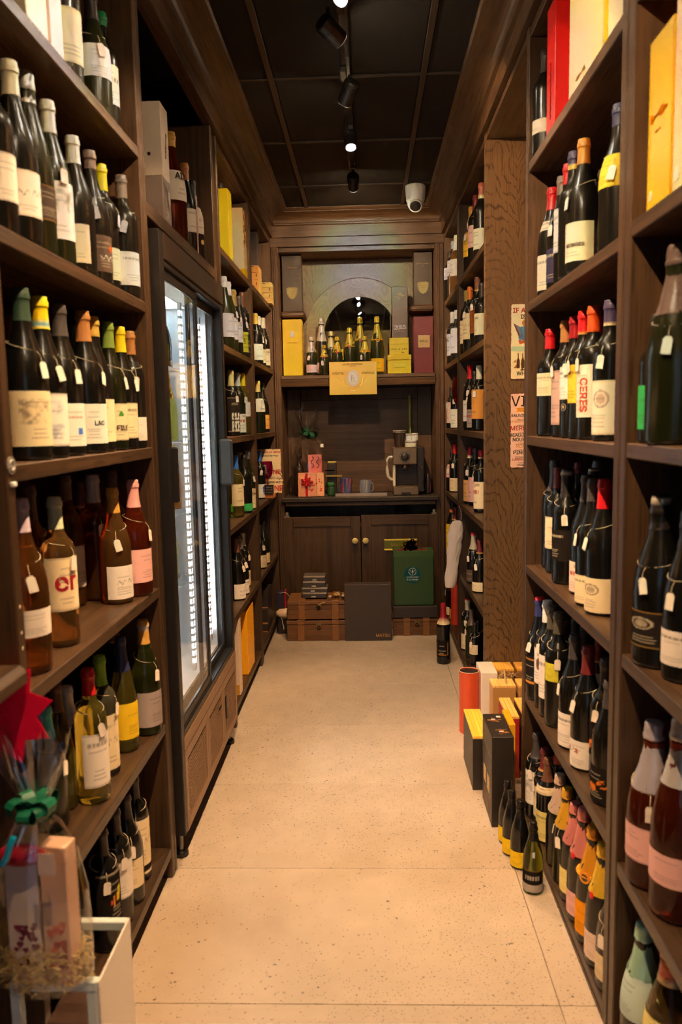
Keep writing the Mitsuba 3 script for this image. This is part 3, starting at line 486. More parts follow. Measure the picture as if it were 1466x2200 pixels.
BOTTLES = [
('A',1,-0.71,1.968,2.283,0.326,'bdx',0.255,0.171,0.047,'dark','dk','c',{},0),
('A',1,-0.71,2.173,2.283,0.319,'brg',0.249,0.18,0.098,'dark','gr','w',{'tag': 1},1),
('A',1,-0.726,2.303,2.283,0.333,'bdx',0.297,0.189,0.082,'green','dk','w',{'txt': 'bars'},2),
('A',2,-0.71,1.546,1.84,0.326,'bdx',0.255,0.152,0.062,'cream','dk','w',{},0),
('A',2,-0.706,1.633,1.84,0.36,'brg',0.293,0.144,0.054,'cream','dk','w',{'txt': 'script'},1),
('A',2,-0.716,1.731,1.84,0.381,'chp',0.315,0.145,0.072,'silver','gr','k',{},2),
('A',2,-0.71,1.829,1.84,0.36,'brg',0.289,0.179,0.053,'cream','gr','w',{'txt': 'sketch','tag': 1},3),
('A',2,-0.71,1.977,1.84,0.335,'brg',0.269,0.121,0.029,'cream','dk','c',{'w': 0.5,'yaw': 30},4),
('A',2,-0.714,2.107,1.84,0.344,'brg',0.297,0.126,0.033,'taupe','dk','tp',{'txt': 'sun','tag': 1},5),
('A',2,-0.73,2.244,1.84,0.353,'bdx',0.281,0.125,0.037,'yellow','dk','c',{'tag': 1},6),
('A',2,-0.696,2.315,1.84,0.344,'bdx',0.279,0.127,0.033,'grey','dk','w',{'tag': 1,'txt': 'head'},7),
('A',3,-0.878,1.931,1.405,0.343,'bdx',0.273,None,None,'brown','dk',None,{},0),
('A',3,-0.706,1.616,1.405,0.35,'brg',0.284,0.142,0.029,'dkgreen','dk','c',{'txt': 'sketch','tag': 1},1),
('A',3,-0.706,1.71,1.405,0.347,'brg',0.278,0.14,0.026,'yellow','dk','w',{'txt': 'blue','tag': 1,'band': 'blue'},2),
('A',3,-0.71,1.825,1.405,0.347,'brg',0.275,0.121,0.022,'char','dk','w',{'txt': 'bluesq','tag': 1},3),
('A',3,-0.814,2.188,1.405,0.348,'brg',0.28,0.152,0.021,'dkgreen','gr','c',{'txt': 'red'},4),
('A',3,-0.706,1.969,1.405,0.352,'brg',0.277,0.123,0.024,'bronze','dk','w',{'txt': 'LAC','tag': 1},5),
('A',3,-0.714,2.06,1.405,0.35,'brg',0.299,0.137,0.026,'gold','dk','c',{},6),
('A',3,-0.708,2.165,1.405,0.349,'brg',0.279,0.128,0.027,'olivegreen','gr','c',{'txt': 'FILE','leaf': 1,'tag': 1,'sx': 0.9},7),
('A',3,-0.699,2.242,1.405,0.345,'brg',0.274,0.131,0.031,'yellow','dk','c',{'txt': 'head','tag': 1,'sx': 0.85},8),
('A',3,-0.693,2.315,1.405,0.34,'bdx',0.273,0.091,0.022,'bronze','dk','w',{'tag': 1,'sx': 0.9},9),
('A',4,-0.71,1.558,0.968,0.36,'brg',0.292,0.137,0.08,'lilac','rose','w',{'tag': 1},0),
('A',4,-0.794,1.791,0.968,0.369,'bdx',0.289,0.191,0.054,'clear','rose','w',{'txt': 'A','tag': 1},1),
('A',4,-0.72,1.757,0.968,0.344,'bdx',0.271,0.209,0.085,'palegreen','rosey','c',{'txt': 'er','tag': 1},2),
('A',4,-0.846,2.148,0.968,0.369,'bdx',0.301,0.173,0.055,'clear','rose','w',{},3),
('A',4,-0.866,2.311,0.968,0.338,'brg',0.261,None,None,'brown','dk',None,{},4),
('A',4,-0.8,2.236,0.968,0.363,'bdx',0.284,None,None,'silver','rose',None,{'tag': 1,'sx': 1.15},5),
('A',4,-0.77,2.315,0.968,0.369,'bdx',0.31,None,None,'clear','rose',None,{},6),
('A',4,-0.726,2.183,0.968,0.328,'brg',0.258,0.11,0.015,'gold','rosey','w',{'tag': 1,'txt': 'script'},7),
('A',4,-0.696,2.279,0.968,0.343,'brg',0.263,0.141,0.042,'pink','rosered','pk',{'tag': 1},8),
('A',5,-0.77,1.747,0.525,0.293,'brg',0.219,None,None,'teal','gr',None,{'tag': 1},0),
('A',5,-0.778,1.834,0.525,0.319,'hock',0.251,None,None,'brown','yel',None,{},1),
('A',5,-0.786,1.92,0.525,0.281,'brg',0.189,0.08,0.01,'white','grn','w',{'tag': 1,'txt': 'script'},2),
('A',5,-0.712,1.878,0.525,0.342,'bdx',0.276,0.184,0.045,'red','yel','w',{'txt': 'head','tag': 1},3),
('A',5,-0.734,2.025,0.525,0.33,'bdx',0.252,0.174,0.021,'lime','clr','c',{'txt': 'script','tag': 1,'foot': 1},4),
('A',5,-0.726,2.184,0.525,0.338,'hock',0.239,0.148,0.041,'navy','yel','ye',{},6),
('A',5,-0.787,2.315,0.525,0.318,'bdx',0.285,None,None,'brown','dk',None,{},5),
('A',5,-0.696,2.311,0.525,0.355,'brg',0.282,0.138,0.029,'goldgrey','grn','gy',{'tag': 1},7),
('A',6,-0.71,1.902,0.105,0.326,'bdx',0.255,0.215,0.068,'dark','dk','bk',{'txt': 'bars3','tag': 1},1),
('A',6,-0.71,2.007,0.105,0.326,'bdx',0.255,0.186,0.08,'dark','dk','w',{'tag': 1},2),
('A',6,-0.71,2.102,0.105,0.319,'brg',0.249,0.138,0.052,'dark','dk','c',{'tag': 1,'w': 0.5},3),
('A',6,-0.718,2.21,0.105,0.326,'bdx',0.255,0.197,0.052,'dark','dk','c',{'tag': 1,'txt': 'script','foot': 1},4),
('A',6,-0.71,1.651,0.105,0.326,'bdx',0.255,0.11,0.01,'dark','dk','bk',{},0),
('F',1,-0.735,2.52,2.15,0.401,'mag',0.313,0.136,0.013,'dark','dk','c',{'txt': 'script','yaw': 25},0),
('F',1,-0.734,3.101,2.15,0.427,'mag',0.373,0.282,0.169,'gold','rosered','w',{'txt': 'AIX'},3),
('F',1,-0.83,3.16,2.15,0.447,'mag',0.37,None,None,'char','dk',None,{},1),
('F',1,-0.717,3.25,2.15,0.36,'brg',0.294,0.179,0.087,'bronze','dk','w',{'strap': 1},4),
('F',1,-0.81,3.34,2.15,0.36,'brg',0.3,0.217,0.104,'maroon','dk','w',{'txt': 'script'},2),
('F',1,-0.708,3.34,2.15,0.319,'brg',0.249,0.21,0.103,'dark','dk','w',{'txt': 'script','medal': 1,'sx': 0.95},5),
('C',1,-0.726,4.111,2.28,0.401,'mag',0.313,0.265,0.2,'dark','dk','ye',{'w': 0.5},0),
('C',2,-0.706,3.991,1.84,0.36,'brg',0.307,0.178,0.061,'white','gr','w',{},2),
('C',2,-0.706,4.109,1.84,0.354,'brg',0.285,0.172,0.06,'white','grn','w',{'tag': 1},3),
('C',2,-0.8,4.19,1.84,0.343,'brg',0.28,None,None,'gold','dk',None,{},0),
('C',2,-0.706,4.27,1.84,0.34,'brg',0.254,0.17,0.061,'bronze','dk','w',{'tag': 1},4),
('C',2,-0.8,4.36,1.84,0.337,'bdx',0.27,None,None,'cream','dk',None,{},1),
('C',2,-0.697,4.4,1.84,0.327,'brg',0.279,0.131,0.021,'char','dk','yg',{'tag': 1,'txt': 'sketch'},5),
('C',2,-0.7,4.525,1.84,0.367,'bdx',0.283,0.191,0.031,'brown','dk','bk',{'tag': 1},6),
('D',2,-0.71,5.128,1.84,0.331,'brg',0.263,0.135,0.033,'gold','dk','w',{'tag': 1},0),
('D',2,-0.722,5.363,1.84,0.344,'brg',0.284,0.122,0.031,'cream','dk','c',{'tag': 1},2),
('D',2,-0.704,5.45,1.84,0.343,'brg',0.273,0.133,0.021,'cream','dk','c',{'tag': 1,'txt': 'head'},3),
('D',2,-0.75,5.535,1.84,0.353,'brg',0.287,0.132,0.026,'orange','dk','w',{'tag': 1},1),
('C',3,-0.71,4.124,1.405,0.341,'bdx',0.26,0.201,0.021,'creamgold','dk','bk',{'txt': 'dots','tag': 1},0),
('C',3,-0.718,4.384,1.405,0.343,'bdx',0.271,0.117,0.014,'silver','gr','w',{'txt': 'red','tag': 1},2),
('C',3,-0.713,4.535,1.405,0.35,'bdx',0.278,0.187,0.103,'yellow','yel','w',{'tag': 1},3),
('C',3,-0.746,4.46,1.405,0.326,'bdx',0.255,0.2,0.064,'cream','dk','w',{},1),
('D',3,-0.71,5.136,1.405,0.336,'brg',0.266,0.222,0.135,'creamgold','gr','w',{'tag': 1},1),
('D',3,-0.726,5.477,1.405,0.34,'brg',0.292,0.121,0.021,'dkgreen','dk','or',{'tag': 1},2),
('D',3,-0.785,5.54,1.405,0.351,'brg',0.289,0.125,0.013,'orange','dk','w',{'tag': 1,'txt': 'head'},0),
('C',4,-0.71,4.174,0.968,0.332,'bdx',0.259,0.179,0.061,'blue','yel','c',{'tag': 1},0),
('C',4,-0.725,4.43,0.968,0.336,'bdx',0.271,0.1,0.008,'olive','yel','c',{'tag': 1},1),
('C',4,-0.702,4.53,0.968,0.341,'brg',0.295,0.125,0.008,'greyblue','grn','c',{'txt': 'BOTTER','tag': 1},3),
('C',4,-0.692,4.359,0.968,0.326,'bdx',0.255,0.055,0.013,'dark','dk','gn',{},2),
('D',4,-0.718,5.163,0.968,0.316,'bdx',0.25,0.098,0.008,'blue','dk','w',{'txt': 'bluebrush','tag': 1},0),
('C',5,-0.71,4.1,0.53,0.328,'brg',0.256,0.088,0.008,'brown','dk','w',{'tag': 1,'txt': 'script'},0),
('C',5,-0.71,4.226,0.53,0.324,'brg',0.253,0.085,0.008,'taupe','dk','w',{'tag': 1,'txt': 'head'},1),
('C',5,-0.726,4.422,0.53,0.312,'bdx',0.238,0.097,0.008,'cream','dk','c',{'tag': 1,'txt': 'round'},2),
('D',5,-0.706,4.988,0.53,0.281,'brg',0.219,0.09,0.008,'dark','dk','c',{'tag': 1},0),
('D',5,-0.706,5.157,0.53,0.281,'brg',0.219,0.076,0.008,'dark','gr','c',{},1),
('P',1,0.6,4.134,2.283,0.369,'bdx',0.292,0.143,0.041,'pinkcream','dk','c',{},2),
('P',1,0.6,4.35,2.283,0.369,'bdx',0.29,0.21,0.095,'maroon','dk','pk',{'tag': 1},1),
('P',1,0.604,4.544,2.283,0.36,'brg',0.289,0.22,0.086,'gold','dk','ye2',{'txt': 'round','tag': 1},0),
('Q',1,0.6,5.429,2.283,0.369,'bdx',0.319,0.243,0.139,'silver','dk','c',{},1),
('Q',1,0.6,5.256,2.283,0.369,'bdx',0.273,0.215,0.108,'cream','rosey','c',{},2),
('Q',1,0.587,5.54,2.283,0.326,'bdx',0.255,0.215,0.135,'dark','dk','w',{},0),
('P',2,0.6,4.576,1.845,0.369,'bdx',0.298,0.221,0.075,'orange','dk','c',{'tag': 1,'txt': 'script'},1),
('P',2,0.6,4.275,1.845,0.369,'bdx',0.297,0.216,0.076,'brown','dk','br',{'tag': 1},2),
('P',2,0.612,4.196,1.845,0.326,'bdx',0.255,0.169,0.059,'dark','dk','c',{'txt': 'head'},3),
('P',2,0.598,4.7,1.845,0.369,'bdx',0.307,0.196,0.062,'olive','dk','c',{},0),
('Q',2,0.604,5.521,1.845,0.356,'bdx',0.281,0.208,0.059,'cream','dk','w',{'txt': 'ORK','tag': 1},0),
('Q',2,0.616,5.387,1.845,0.35,'bdx',0.292,0.231,0.064,'cream','dk','w',{'tag': 1},1),
('P',3,0.6,4.568,1.405,0.369,'bdx',0.293,0.17,0.051,'red','dk','w',{'tag': 1},0),
('P',3,0.638,4.696,1.405,0.36,'brg',0.306,0.216,0.124,'dark','dk','ye',{'tag': 1},1),
('P',3,0.616,4.324,1.405,0.35,'bdx',0.278,0.222,0.064,'cream','dk','or',{'tag': 1},3),
('P',3,0.608,4.443,1.405,0.328,'brg',0.276,0.117,0.017,'dark','dk','gy',{'txt': 'red','tag': 1},2),
('Q',3,0.68,5.54,1.405,0.339,'bdx',0.266,0.134,0.008,'orange','dk','w',{'tag': 1},2),
('Q',3,0.598,5.545,1.405,0.29,'bdx',0.24,0.182,0.037,'dark','dk','pk',{'tag': 1},0),
('Q',3,0.608,5.332,1.405,0.326,'bdx',0.255,0.131,0.008,'dark','dk','w',{'tag': 1},1),
('P',4,0.616,4.696,0.965,0.334,'bdx',0.271,0.143,0.014,'redcream','dk','oc',{'tag': 1},0),
('P',4,0.632,4.591,0.965,0.333,'bdx',0.268,0.166,0.02,'char','dk','pk',{'tag': 1},1),
('P',4,0.616,4.249,0.965,0.336,'bdx',0.29,0.167,0.019,'redcream','dk','c',{'tag': 1,'txt': 'red'},2),
('P',4,0.7,4.65,0.965,0.311,'bdx',0.253,0.192,0.073,'maroon','dk','w',{},3),
('Q',4,0.69,5.54,0.965,0.332,'bdx',0.26,0.161,0.029,'gold','dk','w',{'tag': 1},2),
('Q',4,0.61,5.44,0.965,0.33,'bdx',0.266,0.099,0.008,'red','dk','c',{'tag': 1},1),
('Q',4,0.598,5.54,0.965,0.284,'brg',0.234,0.188,0.096,'dark','dk','pk',{'tag': 1},0),
('P',5,0.604,4.451,0.53,0.289,'brg',0.197,0.08,0.01,'greycream','dk','tp',{'tag': 1},0),
('P',5,0.604,4.208,0.53,0.287,'brg',0.214,0.059,0.008,'maroon','dk','c',{'tag': 1,'txt': 'script'},1),
('Q',5,0.6,5.54,0.53,0.359,'brg',0.28,0.2,0.008,'orangeband','dk','ye',{},0),
('Q',5,0.612,5.445,0.53,0.328,'bdx',0.238,0.111,0.008,'maroon','dk','w',{'txt': 'head','tag': 1},1),
('Q',5,0.7,5.54,0.53,0.352,'bdx',0.257,0.2,0.036,'dark','dk','c',{},2),
('P',6,0.6,4.7,0.06,0.314,'bdx',0.247,0.104,0.008,'greycream','dk','c',{'tag': 1},0),
('P',6,0.605,4.407,0.06,0.24,'half',0.192,0.12,0.062,'dark','dk','c',{'tag': 1},2),
('P',6,0.633,4.476,0.06,0.24,'half',0.184,None,None,'dark','dk',None,{'tag': 1},3),
('P',6,0.604,4.547,0.06,0.287,'bdx',0.199,None,None,'clear','grn',None,{'tag': 1},1),
('Q',6,0.59,5.54,0.06,0.301,'bdx',0.184,0.067,0.008,'dark','dk','c',{'tag': 1},0),
('Q',6,0.604,5.428,0.06,0.312,'bdx',0.209,0.08,0.01,'dark','dk','or',{},1),
('X',0,0.444,4.62,0.0,0.369,'bdx',0.244,0.148,0.045,'redcream','dk','bk',{'txt': 'frame','capred': 1},0),
('B',1,0.596,2.69,2.32,0.326,'bdx',0.255,0.107,0.064,'dark','dk','c',{},0),
('B',2,0.608,2.627,1.862,0.339,'brg',0.269,0.127,0.017,'red','dk','c',{'txt': 'head','neck': 'c'},0),
('B',2,0.616,2.531,1.862,0.345,'brg',0.289,0.128,0.025,'taupe','dk','nv',{'tag': 1,'txt': 'head'},1),
('B',2,0.612,2.442,1.862,0.354,'bdx',0.295,0.225,0.098,'red','dk','w',{'txt': 'head'},2),
('B',2,0.6,2.336,1.862,0.355,'bdx',0.305,None,None,'navygold','dk',None,{},3),
('B',2,0.605,2.252,1.862,0.36,'brg',0.293,0.137,0.033,'orange','dk','c',{'txt': 'GEORGES','tag': 1},4),
('B',2,0.7,2.49,1.862,0.319,'brg',0.249,0.21,0.109,'dark','dk','tp',{'tag': 1},5),
('B',2,0.704,2.403,1.862,0.326,'bdx',0.255,0.163,0.105,'dark','dk','c',{},6),
('B',2,0.616,1.983,1.862,0.347,'brg',0.296,0.229,0.152,'navy','dk','ye2',{'tag': 1},7),
('B',3,0.608,2.637,1.41,0.348,'bdx',0.284,0.206,0.132,'red','dk','c',{'txt': 'head'},0),
('B',3,0.62,2.482,1.41,0.356,'bdx',0.29,0.205,0.038,'bronze','dk','mv',{'tag': 1},1),
('B',3,0.616,2.36,1.41,0.353,'bdx',0.29,0.209,0.113,'crimson','dk','w',{'tag': 1,'txt': 'head','logo': 1},2),
('B',3,0.612,2.249,1.41,0.354,'bdx',0.289,0.207,0.1,'red','dk','ye2',{'tag': 1,'txt': 'head'},3),
('B',3,0.612,2.156,1.41,0.354,'bdx',0.286,0.2,0.06,'redorange','dk','pw',{'txt': 'VCERES','tag': 1},4),
('B',3,0.684,2.314,1.41,0.346,'bdx',0.297,0.214,0.097,'crimson','dk','c',{'txt': 'sketch','tag': 1},5),
('B',3,0.612,2.008,1.41,0.347,'bdx',0.285,0.151,0.016,'navycream','dk','pw',{'txt': 'round','tag': 1},6),
('B',4,0.64,2.69,0.955,0.369,'bdx',0.266,None,None,'char','dk',None,{'tag': 1},0),
('B',4,0.632,2.6,0.955,0.35,'bdx',0.283,0.19,0.083,'maroon','dk','c',{'tag': 1},1),
('B',4,0.616,2.433,0.955,0.356,'bdx',0.271,0.171,0.073,'blackcream','dk','bk',{'tag': 1,'txt': 'head'},2),
('B',4,0.72,2.685,0.955,0.36,'bdx',0.324,0.147,0.008,'maroon','dk','ye2',{'tag': 1,'txt': 'sketch'},3),
('B',4,0.636,2.279,0.955,0.348,'brg',0.272,0.098,0.008,'char','dk','pw',{'txt': 'red'},4),
('B',4,0.616,2.141,0.955,0.347,'brg',0.287,0.087,0.008,'char','dk','c',{'tag': 1,'txt': 'head'},6),
('B',4,0.616,2.044,0.955,0.353,'brg',0.278,0.099,0.008,'red','dk','c',{'tag': 1,'txt': 'round'},8),
('B',4,0.764,2.615,0.955,0.369,'bdx',0.314,None,None,'greyblue','dk',None,{},7),
('B',4,0.708,2.466,0.955,0.354,'bdx',0.318,None,None,'blackcream','dk',None,{},5),
('B',5,0.594,2.686,0.487,0.36,'brg',0.296,0.16,0.051,'navyred','dk','bk',{'txt': 'frame','tag': 1},0),
('B',5,0.601,2.602,0.487,0.369,'bdx',0.296,0.211,0.087,'white','dk','w',{'txt': 'eye','tag': 1},1),
('B',5,0.599,2.522,0.487,0.369,'bdx',0.295,0.211,0.065,'oliveg','dk','w',{'txt': 'head','tag': 1},2),
('B',5,0.6,2.442,0.487,0.369,'bdx',0.301,0.211,0.152,'oliveg','dk','yg',{'tag': 1,'w': 0.5},3),
('B',5,0.673,2.651,0.487,0.281,'brg',0.204,0.08,0.01,'maroon','dk','c',{'txt': 'script','neck': 'c'},4),
('B',5,0.608,2.276,0.487,0.341,'brg',0.271,0.111,0.008,'char','dk','w',{'txt': 'head','tag': 1},5),
('B',5,0.608,2.135,0.487,0.348,'brg',0.272,0.087,0.008,'maroon','dk','w',{'txt': 'bird','tag': 1},8),
('B',5,0.632,2.05,0.487,0.339,'bdx',0.27,0.167,0.075,'char','dk','bk',{'txt': 'orange','tag': 1},10),
('B',5,0.688,2.567,0.487,0.32,'bdx',0.252,None,None,'char','dk',None,{},6),
('B',5,0.696,2.488,0.487,0.314,'bdx',0.248,None,None,'char','dk',None,{},7),
('B',5,0.716,2.392,0.487,0.291,'brg',0.224,0.192,0.112,'maroon','dk','c',{},9),
('B',5,0.608,1.934,0.487,0.319,'brg',0.249,0.1,0.008,'char','dk','bk',{'txt': 'orange'},11),
('B',6,0.59,2.69,0.045,0.307,'bdx',0.222,0.179,0.055,'char','dk','w',{'txt': 'sketch','tag': 1},0),
('B',6,0.669,2.69,0.045,0.287,'bdx',0.202,0.144,0.026,'redorange','dk','c',{'txt': 'sketch','tag': 1},3),
('B',6,0.6,2.608,0.045,0.287,'bdx',0.211,0.158,0.047,'maroon','dk','c',{'tag': 1},1),
('B',6,0.592,2.529,0.045,0.287,'bdx',0.212,0.112,0.008,'brown','dk','yc',{'neck': 'c','txt': 'head'},2),
('B',6,0.7,2.45,0.045,0.287,'bdx',0.206,None,None,'olive','dk',None,{},9),
('B',6,0.71,2.33,0.045,0.317,'bdx',0.284,0.209,0.129,'dark','dk','c',{},11),
('B',6,0.598,2.389,0.045,0.297,'chp',0.178,None,None,'silverpink','dk',None,{'tag': 1},4),
('B',6,0.598,2.296,0.045,0.297,'chp',0.178,None,None,'goldfoil','dk',None,{'tag': 1},5),
('B',6,0.598,2.203,0.045,0.297,'chp',0.178,0.104,0.028,'pinkfoil','dk','yc',{'w': 0.5},6),
('B',6,0.598,2.111,0.045,0.328,'chp',0.197,0.091,0.021,'pinkfoil','dk','pk',{'drop': 1},8),
('B',6,0.598,2.018,0.045,0.326,'chp',0.195,0.124,0.027,'orangefoil','dk','or2',{'collar': 1},10),
('B',6,0.598,1.925,0.045,0.328,'chp',0.198,0.098,0.023,'yellowfoil','dk','pw',{'drop': 1},12),
('B',6,0.71,2.538,0.045,0.297,'chp',0.207,None,None,'silver','dk',None,{},7),
('B',6,0.598,1.836,0.045,0.297,'chp',0.231,0.098,0.029,'silver','dk','c',{'tag': 1},13),
('X',1,0.47,2.596,0.0,0.223,'mini',0.162,0.064,0.008,'black','dk','ye',{},0),
('X',1,0.471,2.524,0.0,0.223,'mini',0.162,0.062,0.008,'black','dk','ye',{},1),
('X',1,0.484,2.446,0.0,0.227,'mini',0.168,0.062,0.008,'black','dk','ye',{},2),
('X',1,0.498,2.31,0.0,0.226,'mini',0.169,0.08,0.01,'black','grn','bk',{'txt': 'line','strip': 1},3),
('N',2,0.604,1.565,1.415,0.38,'chm',0.248,None,None,'taupe','gr',None,{'tag': 1},1),
('N',2,0.6,1.657,1.415,0.262,'half',0.204,0.119,0.029,'dark','dk','gn',{},0),
('N',2,0.676,1.634,1.415,0.337,'chp',0.263,0.107,0.03,'dark','dk','or2',{},2),
('N',3,0.607,1.625,0.951,0.355,'chm',0.286,0.12,0.044,'blackcream','dk','bk',{'tag': 1,'txt': 'round'},0),
('N',3,0.626,1.525,0.951,0.337,'chp',0.263,0.104,0.034,'dark','dk','w',{'tag': 1,'txt': 'head'},1),
('N',4,0.606,1.625,0.461,0.36,'chm',0.216,0.14,0.062,'silverfoil2','rosedia','pk',{'tag': 1},0),
('N',4,0.621,1.515,0.461,0.41,'chm',0.278,0.143,0.077,'silver','rosered','pk',{},1),
('N',5,0.598,1.634,0.02,0.33,'chp',0.215,0.218,0.121,'celadon','dk','pg',{},0),
('N',5,0.621,1.535,0.02,0.36,'chm',0.273,0.202,0.119,'pinkcream','amb','yc',{},1),
('K',1,-0.389,5.68,1.8,0.273,'chp',0.164,0.075,0.02,'silverpink','gr','pk',{'tag': 1},0),
('K',1,-0.324,5.835,1.8,0.422,'chp',0.253,0.1,0.02,'silverpink','dk','pk',{'drop': 0},1),
('K',1,-0.297,5.66,1.8,0.21,'chp',0.126,None,None,'goldfoil','gr',None,{'drop': 1,'tag': 1},2),
('K',1,-0.255,5.865,1.8,0.328,'chp',0.197,None,None,'creamfoil','gr',None,{},3),
('K',1,-0.207,5.76,1.8,0.277,'chp',0.166,None,None,'goldfoil','gr',None,{'drop': 1},4),
('K',1,-0.172,5.83,1.8,0.192,'chp',0.115,None,None,'goldfoil','gr',None,{},5),
('K',1,-0.115,5.77,1.8,0.34,'chp',0.204,None,None,'goldfoil','gr',None,{'drop': 1},6),
('K',1,-0.085,5.87,1.8,0.251,'chp',0.15,None,None,'goldfoil','gr',None,{},7),
('K',1,-0.04,5.85,1.8,0.421,'chp',0.253,None,None,'goldfoil','gr',None,{'drop': 1,'vtext': 'MOET'},8),
('K',1,-0.005,5.695,1.8,0.27,'chp',0.162,None,None,'goldfoil','gr',None,{'collar': 1,'tag': 1},9),
('K',1,0.084,5.75,1.8,0.412,'chp',0.247,0.115,0.02,'goldfoil','gr','or2',{'collar': 1},10),
]
for b in BOTTLES: bottle(b)
# ---------------------------------------------------------------- drinks fridge
FX, FY0, FY1, FZ0, FZ1 = -.626, 2.452, 3.500, .10, 2.072
fk = thing('drinks_fridge', 'tall black drinks fridge with two sliding glass doors and white lit inside', 'fridge')
blk, whi, brz = s(20, 18, 18), s(226, 232, 236), s(120, 88, 62)
fb = M()
for q in ((-1.26, FX - .04, FY0, FY0 + .02, FZ0, FZ1), (-1.26, FX - .04, FY1 - .02, FY1, FZ0, FZ1), (-1.26, FX - .04, FY0 + .02, FY1 - .02, FZ1 - .02, FZ1), (-1.26, -1.24, FY0 + .02, FY1 - .02, FZ0, FZ1 - .02), (-1.24, FX - .04, FY0 + .02, FY1 - .02, FZ0, FZ0 + .02)): fb.add(bx(*q), blk)
part(fk, 'cabinet', fb, 'satin')
fl = M()
for q in ((-1.24, FX - .075, FY0 + .021, FY0 + .035, .45, 1.99), (-1.24, FX - .075, FY1 - .035, FY1 - .021, .45, 1.99), (-1.24, FX - .075, FY0 + .035, FY1 - .035, 1.975, 1.99), (-1.239, -1.225, FY0 + .035, FY1 - .035, .45, 1.975), (-1.225, FX - .075, FY0 + .035, FY1 - .035, .45, .465)): fl.add(bx(*q), whi)
part(fk, 'liner', fl, 'satin', label='white inside lining')
fr_ = M()
for q in ((FX - .04, FX - .002, FY0, FY0 + .045, FZ0, FZ1), (FX - .04, FX - .002, FY1 - .045, FY1, .43, FZ1), (FX - .04, FX - .002, FY0 + .045, FY1 - .045, 1.965, 1.985), (FX - .04, FX - .002, FY0 + .045, FY1 - .045, .43, .455)): fr_.add(bx(*q, .003), blk)
part(fk, 'door_frame', fr_, 'satin')
part(fk, 'header', bx(FX - .04, FX + .002, FY0 + .046, FY1 - .002, 1.986, FZ1, .004), 'satin', col=s(40, 26, 18), label='dark glossy header panel')
ym = (FY0 + FY1) / 2
for n_, (y0, y1, xo) in enumerate(((FY0 + .046, ym + .028, FX - .010), (ym - .028, FY1 - .046, FX - .034))):
    d = part(fk, 'glass_door', bx(xo - .006, xo - .002, y0 + .03, y1 - .03, .49, 1.93), 'window_glass') if False else numbered(fk + '__glass_door')
    scene[d] = mikit.ply((np.array([[xo - .004, y0 + .03, .485], [xo - .004, y1 - .03, .485], [xo - .004, y1 - .03, 1.935], [xo - .004, y0 + .03, 1.935]]), np.array([[0, 1, 2], [0, 2, 3]])), 'window_glass')
    labels[d] = {'label': 'clear glass pane of the sliding door'}
    fm = M()
    for q in ((y0, y0 + .032, .455, 1.964), (y1 - .032, y1, .455, 1.964)): fm.add(bx(xo - .012, xo, q[0], q[1], q[2], q[3], .002), blk)
    for q in ((.455, .487), (1.933, 1.964)): fm.add(bx(xo - .012, xo, y0 + .032, y1 - .032, q[0], q[1], .002), blk)
    part(d, 'stile_frame', fm, 'satin')
    hy = y0 + .012 if n_ == 0 else y1 - .014
    hx = (FX - .002) if n_ == 0 else FX - .002
    if n_ == 0: part(d, 'handle', bx(hx - .008, hx + .014, hy - .008, hy + .010, 1.22, 1.40, .004), 'satin', col=blk)
    else: part(d, 'handle', bx(FX - .03, FX + .032, FY1 - .075, FY1 - .052, 1.20, 1.405, .010), 'satin', col=s(58, 62, 66), label='grey upright door handle')
# lamps inside: two upright strips of small white lamps beside the doors
for y, x in ((FY0 + .075, -.72), (ym + .02, -.70), (FY1 - .08, -.72)):
    part(fk, 'lamp_rail', bx(x - .008, x + .004, y - .011, y + .011, .50, 1.93), 'satin', col=whi)
    k = numbered(fk + '__lamp_strip'); v, f = [], []
    for i in range(46):
        z = .53 + .03 * i; a = len(v)
        for sg, xx in ((1, x + .0052),):
            v += [(xx, y - .008, z), (xx, y + .008, z), (xx, y + .008, z + .019), (xx, y - .008, z + .019)]; f += [(a, a + 1, a + 2), (a, a + 2, a + 3)]
        a = len(v)
        for yy, o in ((y + .0122, 1), (y - .0122, -1)):
            a = len(v); v += [(x - .006, yy, z), (x + .003, yy, z), (x + .003, yy, z + .019), (x - .006, yy, z + .019)]; f += [(a, a + 1, a + 2), (a, a + 2, a + 3)] if o < 0 else [(a, a + 2, a + 1), (a, a + 3, a + 2)]
    scene[k] = mikit.ply((np.array(v), np.array(f)), 'joint', emitter={'type': 'area', 'radiance': {'type': 'rgb', 'value': [LED_POWER * .80, LED_POWER * .95, LED_POWER]}})
    labels[k] = {'label': 'strip of small cold white lamps'}
k = numbered(fk + '__top_lamp'); v = np.array([[-1.18, FY0 + .06, 1.972], [-.78, FY0 + .06, 1.972], [-.78, FY1 - .06, 1.972], [-1.18, FY1 - .06, 1.972]])
scene[k] = mikit.ply((v, np.array([[0, 2, 1], [0, 3, 2]])), 'joint', emitter={'type': 'area', 'radiance': {'type': 'rgb', 'value': [LED_POWER * .05, LED_POWER * .066, LED_POWER * .075]}}); labels[k] = {'label': 'cold white lamp panel under the fridge roof'}
for z in (.80, 1.10, 1.40, 1.70):
    m = M()
    for y in np.linspace(FY0 + .05, FY1 - .05, 40): m.add(bx(-1.20, -.78, y - .0018, y + .0018, z - .002, z + .002), s(190, 200, 206))
    for x in (-1.19, -1.0, -.79): m.add(bx(x - .003, x + .003, FY0 + .04, FY1 - .04, z - .006, z - .002), s(190, 200, 206))
    part(fk, 'wire_shelf', m, 'satin', label='white wire shelf')
